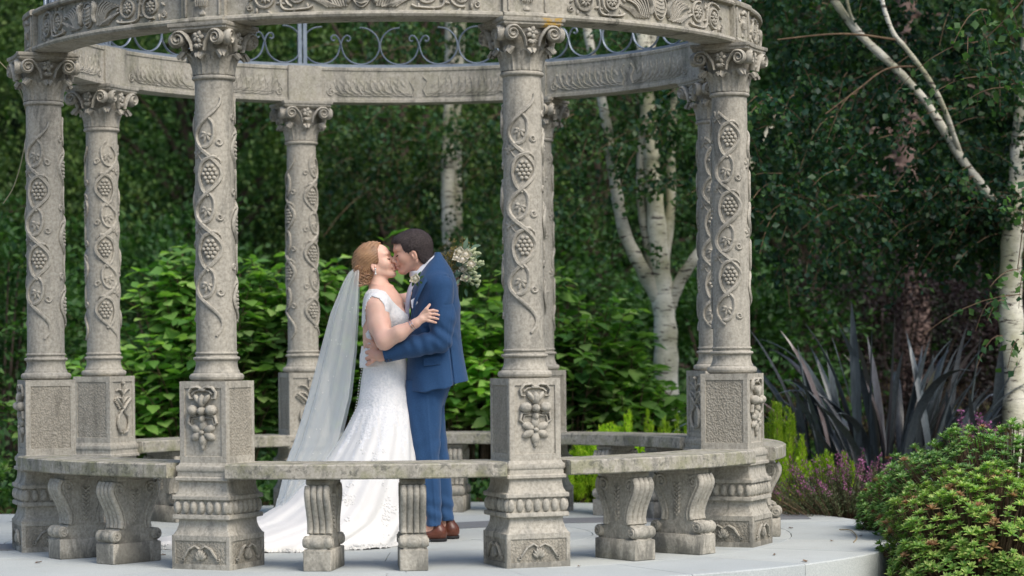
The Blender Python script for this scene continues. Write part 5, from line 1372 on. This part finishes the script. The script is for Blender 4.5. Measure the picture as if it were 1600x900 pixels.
# trousers
F = Field(ax(xx(618), xx(742), .0048), ax(13.38, 13.92, .0048), ax(zz(838), zz(588), .0055))
F.put(s_loft([row(590, 640, 712, .165), row(606, 638, 708, .165), row(625, 634, 697, .155), row(640, 634, 694, .145)]), .02)
F.put(s_loft([row(600, 636, 698, .090, -.075), row(640, 634, 692, .088, -.080), row(690, 639, 688, .080, -.085), row(720, 645, 688, .072, -.085), row(770, 657, 690, .066, -.085), row(812, 667, 690, .058, -.085), row(826, 667, 691, .058, -.085)], 2.2), .02)
F.put(s_loft([row(600, 648, 706, .090, .080), row(640, 650, 694, .088, .085), row(690, 660, 697, .080, .09), row(720, 664, 701, .072, .095), row(770, 676, 705, .066, .10), row(810, 684, 708, .058, .10), row(822, 685, 708, .058, .10)], 2.2), .02)
X, Y, Z = np.meshgrid(*F.g, indexing='ij', sparse=True)
F.v = (F.v + .0038*np.sin(Z*75 + X*30)*np.exp(-((Z - zz(805))/.09)**2) + .003*np.sin(Z*46 - X*40)*np.exp(-((Z - zz(705))/.09)**2) + .0022*np.sin(X*85 + Z*14)).astype(np.float32)
cr_ = .006*np.exp(-((X - np.interp(Z, [zz(820), zz(620)], [xx(675), xx(662)]))/.006)**2)*(Y < DP - .08); F.v = (F.v - cr_*.6).astype(np.float32)
F.mesh('trousers', M_suit, groom)
for (x, y, d) in ((690, 842, -.085), (708, 837, .10)):
    F = Field(ax(xx(x - 84), xx(x + 6), .004), ax(DP + d - .07, DP + d + .07, .004), ax(-.002, .14, .004)); yb = W(0, 0)[2]
    F.put(s_ell((xx(x) - .042, DP + d, .048), (.046, .038, .046)), .02); F.put(s_cone((xx(x) - .045, DP + d, .045), (xx(x) - .215, DP + d, .034), .040, .034), .02); F.put(s_ell((xx(x) - .235, DP + d, .026), (.060, .042, .026)), .02)
    F.put(s_cone((xx(x) - .045, DP + d, .06), (xx(x) - .06, DP + d, .105), .038, .034), .015)
    F.v[:, :, :] = np.maximum(F.v, (.016 - F.g[2])[None, None, :]); sh = F.mesh('shoe', M_shoe, groom)
    F = Field(ax(xx(x - 84), xx(x + 6), .004), ax(DP + d - .07, DP + d + .07, .004), ax(-.006, .05, .003))
    F.put(s_ell((xx(x) - .045, DP + d, .016), (.050, .041, .05)), .01); F.put(s_cone((xx(x) - .05, DP + d, .012), (xx(x) - .235, DP + d, .010), .036, .040), .02); F.put(s_ell((xx(x) - .235, DP + d, .01), (.063, .045, .03)), .01)
    zf = F.g[2][None, None, :]; F.v = np.maximum(F.v, np.maximum(.0015 - zf, zf - .0185)); Xf = F.g[0][:, None, None]; arch = np.maximum(np.abs(Xf - (xx(x) - .12)) - .03, zf - .011); F.v = np.maximum(F.v, -arch).astype(np.float32)
    F.mesh('sole', M_sole, sh, 40)
# short hair
def hairfield(M, pad, poly, h, extra=None, front=0):
    o = M.translation; F = Field(ax(o.x - .17, o.x + .17, h), ax(o.y - .13, o.y + .13, h), ax(o.z - .19, o.z + .16, h)); sc = M.to_scale()[0]; R = M.to_3x3().normalized()
    F.put(s_ell(tuple(M @ Vector((-.012, 0, .022))), [(.096 + pad)*sc, (.076 + pad)*sc, (.083 + pad*1.1)*sc], R), .01)
    F.put(s_ell(tuple(M @ Vector((-.035, 0, -.035))), [(.066 + pad)*sc, (.060 + pad)*sc, (.075)*sc], R), .02)
    if front: F.put(s_ell(tuple(M @ Vector((.040, 0, .052))), [q*sc for q in (.062, .062, .041)], R), .02)
    if extra: extra(F)
    if poly:
        Mi = M.inverted(); pd = polyd(poly)
        X, Y, Z = np.meshgrid(*F.g, indexing='ij', sparse=True)
        lx = Mi[0][0]*X + Mi[0][1]*Y + Mi[0][2]*Z + Mi[0][3]; lz = Mi[2][0]*X + Mi[2][1]*Y + Mi[2][2]*Z + Mi[2][3]
        F.v = np.maximum(F.v, pd(lx, Y, lz)*sc).astype(np.float32)
    return F
F = hairfield(HG, .006, [(.125, .050), (.095, .048), (.075, .044), (.058, .040), (.052, .012), (.044, -.016), (.034, -.042), (.022, -.040), (.020, -.014), (.004, -.003), (-.016, -.010), (-.022, -.045), (-.036, -.072), (-.068, -.100), (-.13, -.085), (-.14, .05), (-.05, .14), (.13, .14)], .0033, None, 1)
X, Y, Z = np.meshgrid(*F.g, indexing='ij', sparse=True)
F.v = (F.v + .0007*(np.sin(X*420 + Z*160 + 3*np.sin(Y*90))*np.sin(Y*330 + Z*120) + np.sin(X*233 - Z*377 + 4*np.sin(X*61 + Y*83))*np.sin(Y*271 + X*97))).astype(np.float32)
hg = F.mesh('hair', M_hairG, groom)
def fuzz(o, n, L, Wd, flow, up, name, mt, cond=None):
    me = o.data; V = np.empty(len(me.vertices)*3); me.vertices.foreach_get('co', V); V = V.reshape(-1, 3)
    N = np.array([tuple(q.vector) for q in me.vertex_normals]); ok = np.arange(len(V)) if cond is None else np.where(cond(V))[0]
    i = rng.choice(ok, n); P = V[i]; Nn = N[i]; fl = np.array(flow)[None] + rng.normal(size=(n, 3))*.35; fl -= Nn*np.sum(fl*Nn, 1, keepdims=True)
    D = fl/np.linalg.norm(fl, axis=1, keepdims=True) + Nn*up*rng.uniform(.3, 1.4, (n, 1)); D /= np.linalg.norm(D, axis=1, keepdims=True)
    A, Fc = leaf_arrays(P - Nn*.001, L*rng.uniform(.5, 1.3, n), Wd, D, Nn); return tag(npmesh(name, A, Fc, mt, o), kind='stuff')
fuzz(hg, 9000, .012, .0016, (.8, 0, -.55), .42, 'hair_strands', M_hairG)
def facebits(M, par, lipm, male):
    R = M.to_3x3()
    for s_ in (-1, 1):
        m = MB(); tube(m, [M @ Vector(p) for p in ((.0865, s_*.018, -.0185), (.0875, s_*.026, -.0215), (.0855, s_*.036, -.0215), (.079, s_*.045, -.017))], [.0018, .0030, .0032, .0022], 5); mk('eyelash', m, M_lash, par, 60)
        m = MB(); tube(m, [M @ Vector(p) for p in ((.095, s_*.014, .0115), (.092, s_*.028, .0165), (.081, s_*.044, .0130))], [.0025, .0038 if male else .0024, .0014], 5, .5); mk('eyebrow', m, M_hairG if male else M_brow, par, 60)
    m = MB(); ell(m, M @ Vector((.0935, 0, -.0715)), (.010, .021, .0055), 10, 6, R); ell(m, M @ Vector((.0905, 0, -.0825)), (.010, .018, .0062), 10, 6, R); mk('lips', m, lipm, par, 60)
facebits(HG, groom, plain('pale_lips', (.45, .20, .17), .5, .3), True)
# stubble shade of a shaven beard is left to the skin; boutonniere: cream rose with small leaves
bt = empty('boutonniere', W(652, 438, -.20), 0, 'cream rose boutonniere with green leaves on the groom\'s lapel', 'boutonniere')
def rose(r, n=14, seed=0):
    q = random.Random(seed); m = MB()
    ell(m, (0, 0, 0), (r*.42, r*.42, r*.5), 8, 6)
    for k in range(n):
        a = k*2.4; t_ = k/n; rr = r*(.25 + .75*t_); tilt = .25 + 1.0*t_; R = []
        for j in range(5):
            s_ = j/4; w_ = rr*.72*sin(pi*(.18 + .72*s_)); out = rr*(.55 + .45*s_**1.5)*sin(tilt*.5 + s_*tilt*.7 + .2); up_ = rr*1.1*s_*cos(tilt*.75) - r*.15
            R.append([(out - abs(u)**2*rr*.35, u*w_, up_ + q.uniform(-.02, .02)*r) for u in (-1, -.5, 0, .5, 1)])
        g = MB(); rings(g, R, closed=False); ca, sa = cos(a), sin(a); g.map(lambda x, y, z: (x*ca - y*sa, x*sa + y*ca, z)); m.join(g)
    return m
M_cream = leafmat('cream_petal', [(.84, .79, .66), (.88, .84, .75), (.78, .75, .60)], .6, .25, .2, (1, 1, .9), False)
M_bud = leafmat('green_white_bud', [(.50, .58, .32), (.70, .74, .52), (.40, .50, .24)], .5, .25, .3, (1, 1, .8), False)
M_euc = leafmat('grey_green_leaf', [(.16, .25, .18), (.22, .32, .24), (.10, .20, .12)], .5, .2, clump=False); M_filler = leafmat('brown_filler', [(.28, .22, .07), (.20, .18, .06), (.34, .24, .10)], .6, .2, clump=False)
M_gleaf = leafmat('fresh_leaf', [(.06, .15, .04), (.10, .21, .06)], .4, .3)
def put_rose(par, r, p, look, seed, m_=None, name='rose'):
    g = rose(r, 14, seed); q = Vector(look).normalized().to_track_quat('Z', 'Y').to_matrix(); g.map(lambda x, y, z: tuple(q @ Vector((x, y, z)) + Vector(p))); return mk(name, g, m_ or M_cream, par, 60)
put_rose(bt, .040, (0, 0, 0), (-.4, -1, .3), 2)
def leafset(par, name, L, mt):
    P = np.array([l[0] for l in L], float); D = np.array([l[1] for l in L], float); D /= np.linalg.norm(D, axis=1, keepdims=True)
    V, F_ = leaf_arrays(P, np.array([l[2] for l in L]), np.array([l[3] for l in L]), D, np.array([[-.2, -1, .3]]*len(L)) + rng.normal(size=(len(L), 3))*.3, True, .2)
    for i in range(len(L)): npmesh(name, V[i*10:(i+1)*10], F_[:10], mt, par)
leafset(bt, 'leaf', [((.01, .01, .01), (.5, 0, 1), .042, .016), ((.02, .01, 0), (1, 0, .9), .036, .015), ((.0, .0, -.01), (.4, -.1, -1), .034, .013), ((-.01, 0, -.01), (-.4, -.1, -1), .035, .015), ((0, .01, 0), (-1, 0, .1), .045, .018), ((.02, .0, -.01), (1, -.1, -.9), .030, .012)], M_gleaf)

# ================================================================== BRIDE
bride = empty('person', (0, 0, 0), 0, 'bride in an ivory lace gown and long veil with her hand on the groom\'s arm', 'person')
HB = headmat(W(585.5, 409, .012), 1, radians(22), -.16, 1.06)
F = Field(ax(W(545, 0)[0], W(732, 0)[0], .0046), ax(13.24, 14.05, .0046), zgrid(.02, 1.0, 1.80, .016, .0042))
head(F, HB, False)
F.put(s_cone(W(584, 420), W(596, 458), .047, .050), .02); F.put(s_cone(W(592, 446), W(599, 466), .052, .075), .03)
def brow_(y, x0, x1, ry, dc=0.0): return row(y, x0, x1, ry, dc)
F.put(s_loft([brow_(452, 584, 612, .06), brow_(460, 574, 620, .115), brow_(470, 570, 627, .150), brow_(485, 568, 634, .150), brow_(500, 567, 637, .145), brow_(520, 567, 633, .130), brow_(540, 567, 627, .122), brow_(560, 570, 626, .125), brow_(590, 568, 628, .13), brow_(630, 568, 628, .13)]), .03)
for d in (-.075, .06): F.put(s_ell(W(622, 498, d), (.062, .060, .058)), .03)
F.put(s_ell(W(592, 474, -.150), (.062, .055, .058)), .03); F.put(s_ell(W(596, 472, .150), (.055, .05, .05)), .03)
F.put(s_cone(W(592, 482, -.175), W(596, 508, -.215), .068, .064), .02); F.put(s_cone(W(596, 508, -.215), W(605, 533, -.285), .063, .050), .02)
F.put(s_cone(W(605, 533, -.285), W(628, 521, -.315), .049, .044), .02); F.put(s_cone(W(628, 521, -.315), W(653, 506, -.325), .043, .026), .02)
# near hand laid on his sleeve
F.put(s_cone(W(653, 506, -.325), W(661, 500, -.322), .025, .024), .012); F.put(s_ell(W(667, 496.5, -.318), (.034, .015, .028), Matrix.Rotation(-.35, 3, 'Y')), .012)
for k, (x1, y1, x2, y2, x3, y3) in enumerate(((672, 487.5, 680, 486.0, 686.5, 487.5), (674, 492, 682, 491.8, 688.5, 493.5), (673.5, 497, 681.5, 498, 687.0, 499.5), (672, 502, 678.5, 503.5, 684, 505))):
    finger(F, [W(664 + k*.4, y1 + (496 - y1)*.4, -.320), W(x1, y1, -.326), W(x2, y2, -.320), W(x3, y3, -.300)], .0098, .0070)
finger(F, [W(662, 493, -.322), W(669, 484.5, -.330), W(674.5, 477.5, -.318)], .0115, .0078)
# far arm over his shoulder, hand behind holding the bouquet
F.put(s_cone(W(600, 474, .165), W(634, 468, .30), .055, .044), .02); F.put(s_cone(W(634, 468, .30), W(698, 446, .275), .043, .026), .02)
F.put(s_ell(W(706, 440, .265), (.036, .016, .034)), .012)
for k in range(4): finger(F, [W(710, 426 + 5*k, .265), W(718, 425 + 5*k, .252), W(719, 426 + 5*k, .225), W(713, 427 + 5*k, .212)], .010, .008)
finger(F, [W(705, 430, .255), W(711, 422, .235), W(715, 421, .215)], .011, .008)
for d in (-.075, .075):
    F.put(s_cone(W(596, 620, d), W(602, 730, d), .085, .060), .03); F.put(s_cone(W(602, 730, d), W(606, 828, d), .055, .038), .02); F.put(s_cone((W(606, 0)[0], DP + d, .06), (W(606, 0)[0] + .13, DP + d, .045), .035, .028), .02)
bb = F.mesh('body', M_skinB, bride); facebits(HB, bride, M_lip, False)
# bodice: lace laid over the torso, cut to neckline, armhole and open back
F = Field(ax(xx(556), xx(652), .0042), ax(13.40, 13.90, .0042), ax(zz(600), zz(448), .0042))
e = .0065
F.put(s_loft([(z, cx, cy, rx + e, ry + e) for z, cx, cy, rx, ry in [brow_(452, 584, 612, .06), brow_(460, 574, 620, .115), brow_(470, 570, 627, .150), brow_(485, 568, 634, .150), brow_(500, 567, 637, .145), brow_(520, 567, 633, .130), brow_(540, 566, 628, .126), brow_(560, 564, 630, .138), brow_(580, 562, 632, .148)]]), .03)
for d in (-.075, .06): F.put(s_ell(W(622, 498, d), (.062 + e, .060 + e, .058 + e)), .03)
F.put(s_ell(W(592, 474, -.150), (.062 + e, .055 + e, .058 + e)), .03); F.put(s_ell(W(596, 472, .150), (.055 + e, .05 + e, .05 + e)), .03)
F.put(s_cone(W(592, 482, -.175), W(592, 487, -.182), .074, .074), .02)
poly = WP([(590, 452), (604, 456), (613, 468), (622, 478), (640, 494), (642, 520), (635, 545), (642, 590), (552, 590), (560, 556), (570, 546), (578, 536), (572, 522), (578, 515), (586, 540), (592, 520), (600, 515), (606, 495), (604, 478), (596, 468), (584, 464), (577, 474), (573, 490), (573, 503), (567, 512), (560, 508), (558, 480), (566, 462), (578, 452)])
X, Y, Z = np.meshgrid(*F.g, indexing='ij', sparse=True)
edge = (.0022*np.sin(X*300)*np.sin(Z*340)).astype(np.float32)
near = polyd(poly)(X, Y, Z)
F.v = np.maximum(F.v, np.where(Y < DP + .02, near + edge, np.maximum(Z - zz(478), np.minimum(Z - zz(546), xx(590) - X)).astype(np.float32))).astype(np.float32)
bod = F.mesh('bodice', M_lace, bride)
# skirt: rings from the hips flaring into a train that sweeps to the left
hipc = Vector(((xx(558) + xx(635))/2, DP, 0)); ztop = zz(562)
fl_y = [562, 600, 620, 640, 660, 690, 720, 750, 787, 812, 830, 842]; lx = [565, 558.5, 556, 552.5, 543, 527, 505, 478, 441, 399, 320, 244]; rx_ = [629, 634, 637, 639, 641, 643.5, 645.5, 646, 645, 643.5, 642, 641]
hem = [(xx(641), 13.45), (xx(632), 13.31), (xx(600), 13.14), (xx(560), 13.03), (xx(520), 12.98), (xx(470), 12.91), (xx(420), 12.90), (xx(360), 12.98), (xx(300), 13.12), (xx(248), 13.24), (xx(240), 13.45), (xx(246), 13.66), (xx(340), 13.86), (xx(430), 14.02), (xx(520), 14.05), (xx(590), 14.0), (xx(632), 13.84), (xx(644), 13.65)]
def resample(poly, n):
    P = smooth_path([(a, b, 0) for a, b in poly + poly[:1]], 8); S = [0]
    for a, b in zip(P, P[1:]): S.append(S[-1] + (b-a).length)
    return [np.array((np.interp(S[-1]*i/n, S, [p.x for p in P]), np.interp(S[-1]*i/n, S, [p.y for p in P]))) for i in range(n)]
NS = 220
# match parameters by angle from the hip centre, blended with arc length
hs = resample(hem, NS); 
angs = [2*pi*i/NS for i in range(NS)]
# start angle of hem samples: point 0 lies to the right; go clockwise seen from above towards the camera
R = []; nl = 64
for j in range(nl + 1):
    t = j/nl; z = ztop*(1 - t)**1.0
    yv = float(np.interp(z, [zz(y) for y in fl_y[::-1]], fl_y[::-1])) if z > zz(842) else 842
    L_ = xx(np.interp(yv, fl_y, lx)); R_ = xx(np.interp(yv, fl_y, rx_))
    f = (xx(557) - L_)/(xx(557) - xx(244)); f = min(1, max(0, f)); g = f**.62
    zz_ = max(.006, z)
    rg = []
    for i in range(NS):
        a = -2*pi*i/NS*1.0; hx, hy = hs[i]
        ex, ey = cos(a), sin(a); w_ = (R_ - L_)/2
        tx = (hx - xx(244))/(xx(641) - xx(244)); 
        base_x = (L_ + R_)/2 + w_*ex; base_y = DP + (.155 + .03*min(1, t*2))*ey
        hemx = L_ + (R_ - L_)*tx; q = g
        px = base_x*(1 - q) + hemx*q; py = base_y*(1 - q) + hy*q
        k = q*(1 if hx > xx(420) else .8); fo = .016*sin(i*2*pi/NS*11 + 1.3*sin(i*.05)) + .009*sin(i*2*pi/NS*23 + t*3)
        nx_, ny_ = px - (base_x*.0 + (L_ + R_)/2), py - DP; ln = sqrt(nx_*nx_ + ny_*ny_) + 1e-6
        px += nx_/ln*fo*k*.9; py += ny_/ln*fo*k*1.3
        rg.append((px, py, zz_ + .004*sin(i*.35)*(t > .97)))
    R.append(rg)
m = MB(); rings(m, R, cap0=False, cap1=False)
sk = mk('skirt', m, None, bride, None); me = sk.data; me.shade_smooth()
me.materials.append(M_satin); me.materials.append(M_lace)
nf = NS
for p in me.polygons:
    j = p.index // nf; i = p.index % nf; t = j/nl
    if t < .42 + .07*sin(i*.31) + .05*sin(i*.83 + j): p.material_index = 1
# lace appliqué flowers scattered low on the skirt and along the hem
m = MB(); q = random.Random(5)
def on_skirt(x, y):
    """near-side surface point of the skirt seen at pixel x, y, with its surface axes"""
    best = None
    for j, rg in enumerate(R):
        for i, p in enumerate(rg):
            if p[1] < DP + .02:
                px_ = PX(x, y, p[1]); d = (p[0] - px_.x)**2 + (p[2] - px_.z)**2
                if best is None or d < best[0]: best = (d, j, i)
    j, i = best[1:]; p = Vector(R[j][i]); t1 = (Vector(R[j][(i+2) % NS]) - Vector(R[j][i-2])).normalized(); t2 = Vector(R[max(j-1, 0)][i]) - Vector(R[min(j+1, nl)][i]); n_ = t1.cross(t2).normalized()
    if n_.y > 0: n_ = -n_
    t2 = n_.cross(t1).normalized(); return p, Matrix((t1, n_, t2)).transposed()
spots = [(q.gauss(545, 6), q.gauss(784, 12)) for _ in range(12)] + [(q.gauss(604, 6), q.gauss(796, 17)) for _ in range(20)] + [(q.uniform(560, 632), q.uniform(690, 740)) for _ in range(14)] + [(x, np.interp(x, [405, 480, 540, 630], [862, 861, 856, 848])) for x in range(408, 634, 7)] + [(x, y) for x, y in zip(range(248, 262, 3), (855, 850, 853, 857, 851))]
for x, y in spots:
    p, Rm = on_skirt(x, y); r_ = q.uniform(.008, .014)
    for k in range(5):
        a = k*2*pi/5 + q.random()*2; c_ = p + Rm @ Vector((cos(a)*r_, .0005, sin(a)*r_)); c_.z = max(.007, c_.z); ell(m, c_, (r_*.62, .0024, r_*.62), 7, 4, Rm)
tag(mk('lace_flowers', m, M_satin, sk, 60), kind='stuff')
# covered buttons down the back
m = MB()
for k in range(26):
    y = 556 + k*4.2; ell(m, W(np.interp(y, fl_y, lx) + 4.0, y, -.075), .0036, 6, 4)
for b_i in range(1): mk('back_buttons', m, M_satin, bride, 60)
# hair: swept back into a low chignon
def ext(F):
    F.put(s_ell(W(570, 432, 0), (.056, .060, .052)), .025); F.put(s_ell(W(567, 415, 0), (.056, .066, .060)), .03); F.put(s_ell(W(577, 402, .0), (.074, .074, .050)), .03)
HH = hairfield(HB, .012, None, .0034, ext)
X, Y, Z = np.meshgrid(*HH.g, indexing='ij', sparse=True); Mi = HB.inverted()
lx_ = Mi[0][0]*X + Mi[0][1]*Y + Mi[0][2]*Z + Mi[0][3]; lz_ = Mi[2][0]*X + Mi[2][1]*Y + Mi[2][2]*Z + Mi[2][3]
facecut = polyd([(.20, .098), (.070, .085), (.054, .060), (.044, .020), (.034, -.014), (.024, -.026), (.008, -.016), (-.010, -.016), (-.022, -.032), (-.016, -.062), (-.060, -.098), (-.060, -.2), (.2, -.2)])(lx_, Y, lz_)*.985
HH.v = np.maximum(HH.v, -facecut).astype(np.float32)
HH.v = (HH.v + .0022*np.sin((X*.8 - Z*.9)*330 + 2*np.sin(Z*40))*np.cos(Y*60)).astype(np.float32)
hr = HH.mesh('hair', M_hairB, bride)
m = MB(); q = random.Random(8)
def surf(p, c, rad, off=.0):
    d = Vector(p) - Vector(c); k = sqrt((d.x/rad[0])**2 + (d.y/rad[1])**2 + (d.z/rad[2])**2); return Vector(c) + d/k*(1 + off)
for k in range(190):
    s_ = q.random(); th = q.uniform(-.1, 1.0)
    P = [HB @ Vector((.062 - .05*s_, -(.010 + .085*sin(s_*1.6)), .105 - .10*s_**1.5)), W(583 - 6*s_, 386 + 26*s_, -.075 - .012*sin(s_*3)), W(563 + q.uniform(-4, 5), 404 + 16*s_, -.055 - .02*sin(s_*3)), W(561 + q.uniform(-5, 10), 424 + q.uniform(-5, 10), -.062 + .03*q.random()), W(574 + q.uniform(-8, 6), 438 + q.uniform(-5, 5), -.035)]
    Q = smooth_path(P, 4); oc = HB @ Vector((-.012, 0, .022)); QQ = []
    for p in Q:
        best = surf(p, oc, (.112, .091, .100)); b2 = surf(p, W(568, 420, 0), (.068, .072, .062))
        QQ.append(best if (best - p).length < (b2 - p).length else b2)
    w_ = q.uniform(.0012, .0028); tube(m, QQ, [w_*.5] + [w_]*(len(QQ)-2) + [w_*.4], 4)
for k in range(46):      # curls of the chignon
    a0 = q.uniform(0, 6.28); c = Vector(W(568 + q.uniform(-9, 10), 430 + q.uniform(-12, 12), -.045)); r_ = q.uniform(.010, .034)
    tube(m, [c + Vector((cos(a0 + t*3.2)*r_, -.012 - .010*sin(t*3.1), sin(a0 + t*3.2)*r_*.8)) for t in [i/8 for i in range(9)]], .0030, 5)
0 and tube(m, smooth_path([HB @ Vector((.045, -.072, .01)), HB @ Vector((.052, -.068, -.04)), W(600, 426, -.066), W(602, 434, -.066), W(600, 441, -.064)], 4), .0020, 5)
tag(mk('hair_strands', m, M_hairB, hr, 60), kind='stuff'); fuzz(hr, 1500, .026, .0009, (-.8, 0, -.5), .22, 'flyaway_hair', M_hairB)
# earring, bracelets, ring
m = MB(); e0 = W(588, 421, -.080); ell(m, e0, .0055, 8, 6); ell(m, (e0[0], e0[1], e0[2] - .014), (.0045, .0045, .005), 8, 6); ell(m, (e0[0], e0[1], e0[2] - .027), (.0065, .0065, .0085), 8, 6); mk('earring', m, M_pearl, bride, 60)
for k, (x, y) in enumerate(((646.5, 509), (649.5, 507.5))):
    m = MB(); c = Vector(W(x, y, -.324)); ax_ = (Vector(W(653, 506, -.325)) - Vector(W(628, 521, -.315))).normalized(); u = ax_.orthogonal().normalized(); v_ = ax_.cross(u)
    tube(m, [c + (u*cos(t) + v_*sin(t))*.032 for t in [2*pi*i/20 for i in range(21)]], .0022, 5); mk('bracelet', m, M_silver, bride, 60)
# veil
m = MB(); nu, nvv = 90, 60; vy = [419, 426, 440, 490, 550, 620, 690, 720, 770, 794]; vl = [556, 547, 539, 519, 503, 484, 462, 451, 441, 436]; vr = [561, 563, 562, 560, 556, 548, 531, 512, 478, 462]; vw = [.02, .045, .06, .085, .11, .14, .17, .19, .21, .22]
G_ = []
for j in range(nvv + 1):
    y = 419 + (794 - 419)*j/nvv; L_, R_, w_ = np.interp(y, vy, vl), np.interp(y, vy, vr), np.interp(y, vy, vw); t = j/nvv; rg = []
    for i in range(nu + 1):
        a = pi*i/nu; fo = (.35 + .65*t)*(.008*sin(i*.62 + 1.6*sin(i*.13)) + .010*sin(i*.31 + t*3) + .0015*sin(i*1.4))
        x = R_ - (R_ - L_)*sin(a)**.8; p = W(x, y + 5*sin(i*.5)*(t > .95), -cos(a)*w_ - .03*(1 - t))
        rg.append((p[0] - fo*sin(a), p[1] - fo*1.2*(1 if i < nu/2 else -1), p[2]))
    G_.append(rg)
rings(m, G_, closed=False); vl_o = mk('veil', m, M_veil, bride, None); vl_o.data.shade_smooth()
m = MB(); q = random.Random(2)
for k in range(22):
    j = q.randrange(8, nvv); i = q.randrange(4, 30); p = G_[j][i]; ell(m, (p[0], p[1] - .004, p[2]), .0032, 6, 4)
mk('veil_pearls', m, M_pearl, vl_o, 60)

# ================================================================== bouquet held behind the groom's back
c0 = Vector(W(727, 412, .20)); bq = empty('bouquet', c0, 0, 'bouquet of cream roses, pale green buds and grey leaves behind the groom\'s back', 'bouquet'); q = random.Random(12)
def bqp(x, y, d=0.0): return Vector(W(x, y, .20 + d)) - c0
for k, (x, y, r) in enumerate(((717, 393, .034), (727, 397, .036), (722, 405, .030), (726, 433, .032), (713, 402, .026), (735, 412, .028), (722, 420, .026))):
    put_rose(bq, r*1.25, bqp(x, y, -.05 - .02*(k % 3)), (.15*(x - 724)/10, -1, .3), k)
for k in range(56):
    x, y = 738 + q.gauss(0, 7), 415 + q.gauss(0, 16); x = min(753, max(722, x)); y = min(446, max(388, y)); d = q.uniform(-.09, .05)
    m = MB(); p = bqp(x, y, d); dr = Vector((q.uniform(.3, 1.2), q.uniform(-.8, .2), q.uniform(-.4, .9))).normalized(); Rm = dr.to_track_quat('Z', 'Y').to_matrix()
    r_ = q.uniform(.009, .014); ell(m, p, (r_*.8, r_*.8, r_*1.5), 7, 6, Rm); tube(m, [p, bqp(718, 430, -.0)*.55 + p*.45], .0018, 4); mk('bud', m, M_bud, bq, 60)
L = []
for k in range(56):
    a = q.uniform(0, 2*pi); rr = q.uniform(.0, .07); p = bqp(722, 413, q.uniform(-.06, .05)) + Vector((cos(a)*rr*.8, 0, sin(a)*rr*1.2)); L.append((tuple(p), (cos(a) + q.gauss(0, .3), q.uniform(-.5, .2), sin(a) + q.gauss(0, .3)), q.uniform(.035, .07), q.uniform(.018, .03)))
L += [(tuple(bqp(724, 388)), (.3, -.2, 1), .075, .028), (tuple(bqp(732, 392)), (1, -.1, .9), .075, .026), (tuple(bqp(726, 450)), (.2, -.3, -1), .05, .02), (tuple(bqp(735, 385)), (1, 0, .3), .06, .026)]
leafset(bq, 'leaf', L, M_euc)
m = MB()
for k in range(60):
    x, y = q.gauss(708, 9), q.gauss(404, 14); p = bqp(min(722, max(690, x)), y, q.uniform(-.07, .03)); b = bqp(715, 425, 0)
    tube(m, [b*.5 + p*.5, p], .0014, 3); 
    for e in range(4): ell(m, p + Vector((q.gauss(0, .006), q.gauss(0, .006), q.gauss(0, .008))), .0042, 5, 4)
for k in range(4):
    p0, p1 = bqp(720 + k*3, 392), bqp(722 + k*4, 368 + 3*k); tube(m, [p0, p1], .0014, 3)
    for e in range(5): ell(m, p0.lerp(p1, .4 + .15*e) + Vector((q.gauss(0, .006), 0, 0)), .0045, 5, 4)
mk('filler_sprigs', m, M_filler, bq, 60)
m = MB()
for k in range(14): a = k*2.4; tube(m, [bqp(720, 425) + Vector((cos(a)*.012, sin(a)*.012, 0)), bqp(719, 450, .03) + Vector((cos(a)*.010, sin(a)*.010, 0)), bqp(717, 470, .04) + Vector((cos(a)*.014, sin(a)*.014, 0))], .002, 5)
mk('stems', m, M_gleaf, bq, 60)
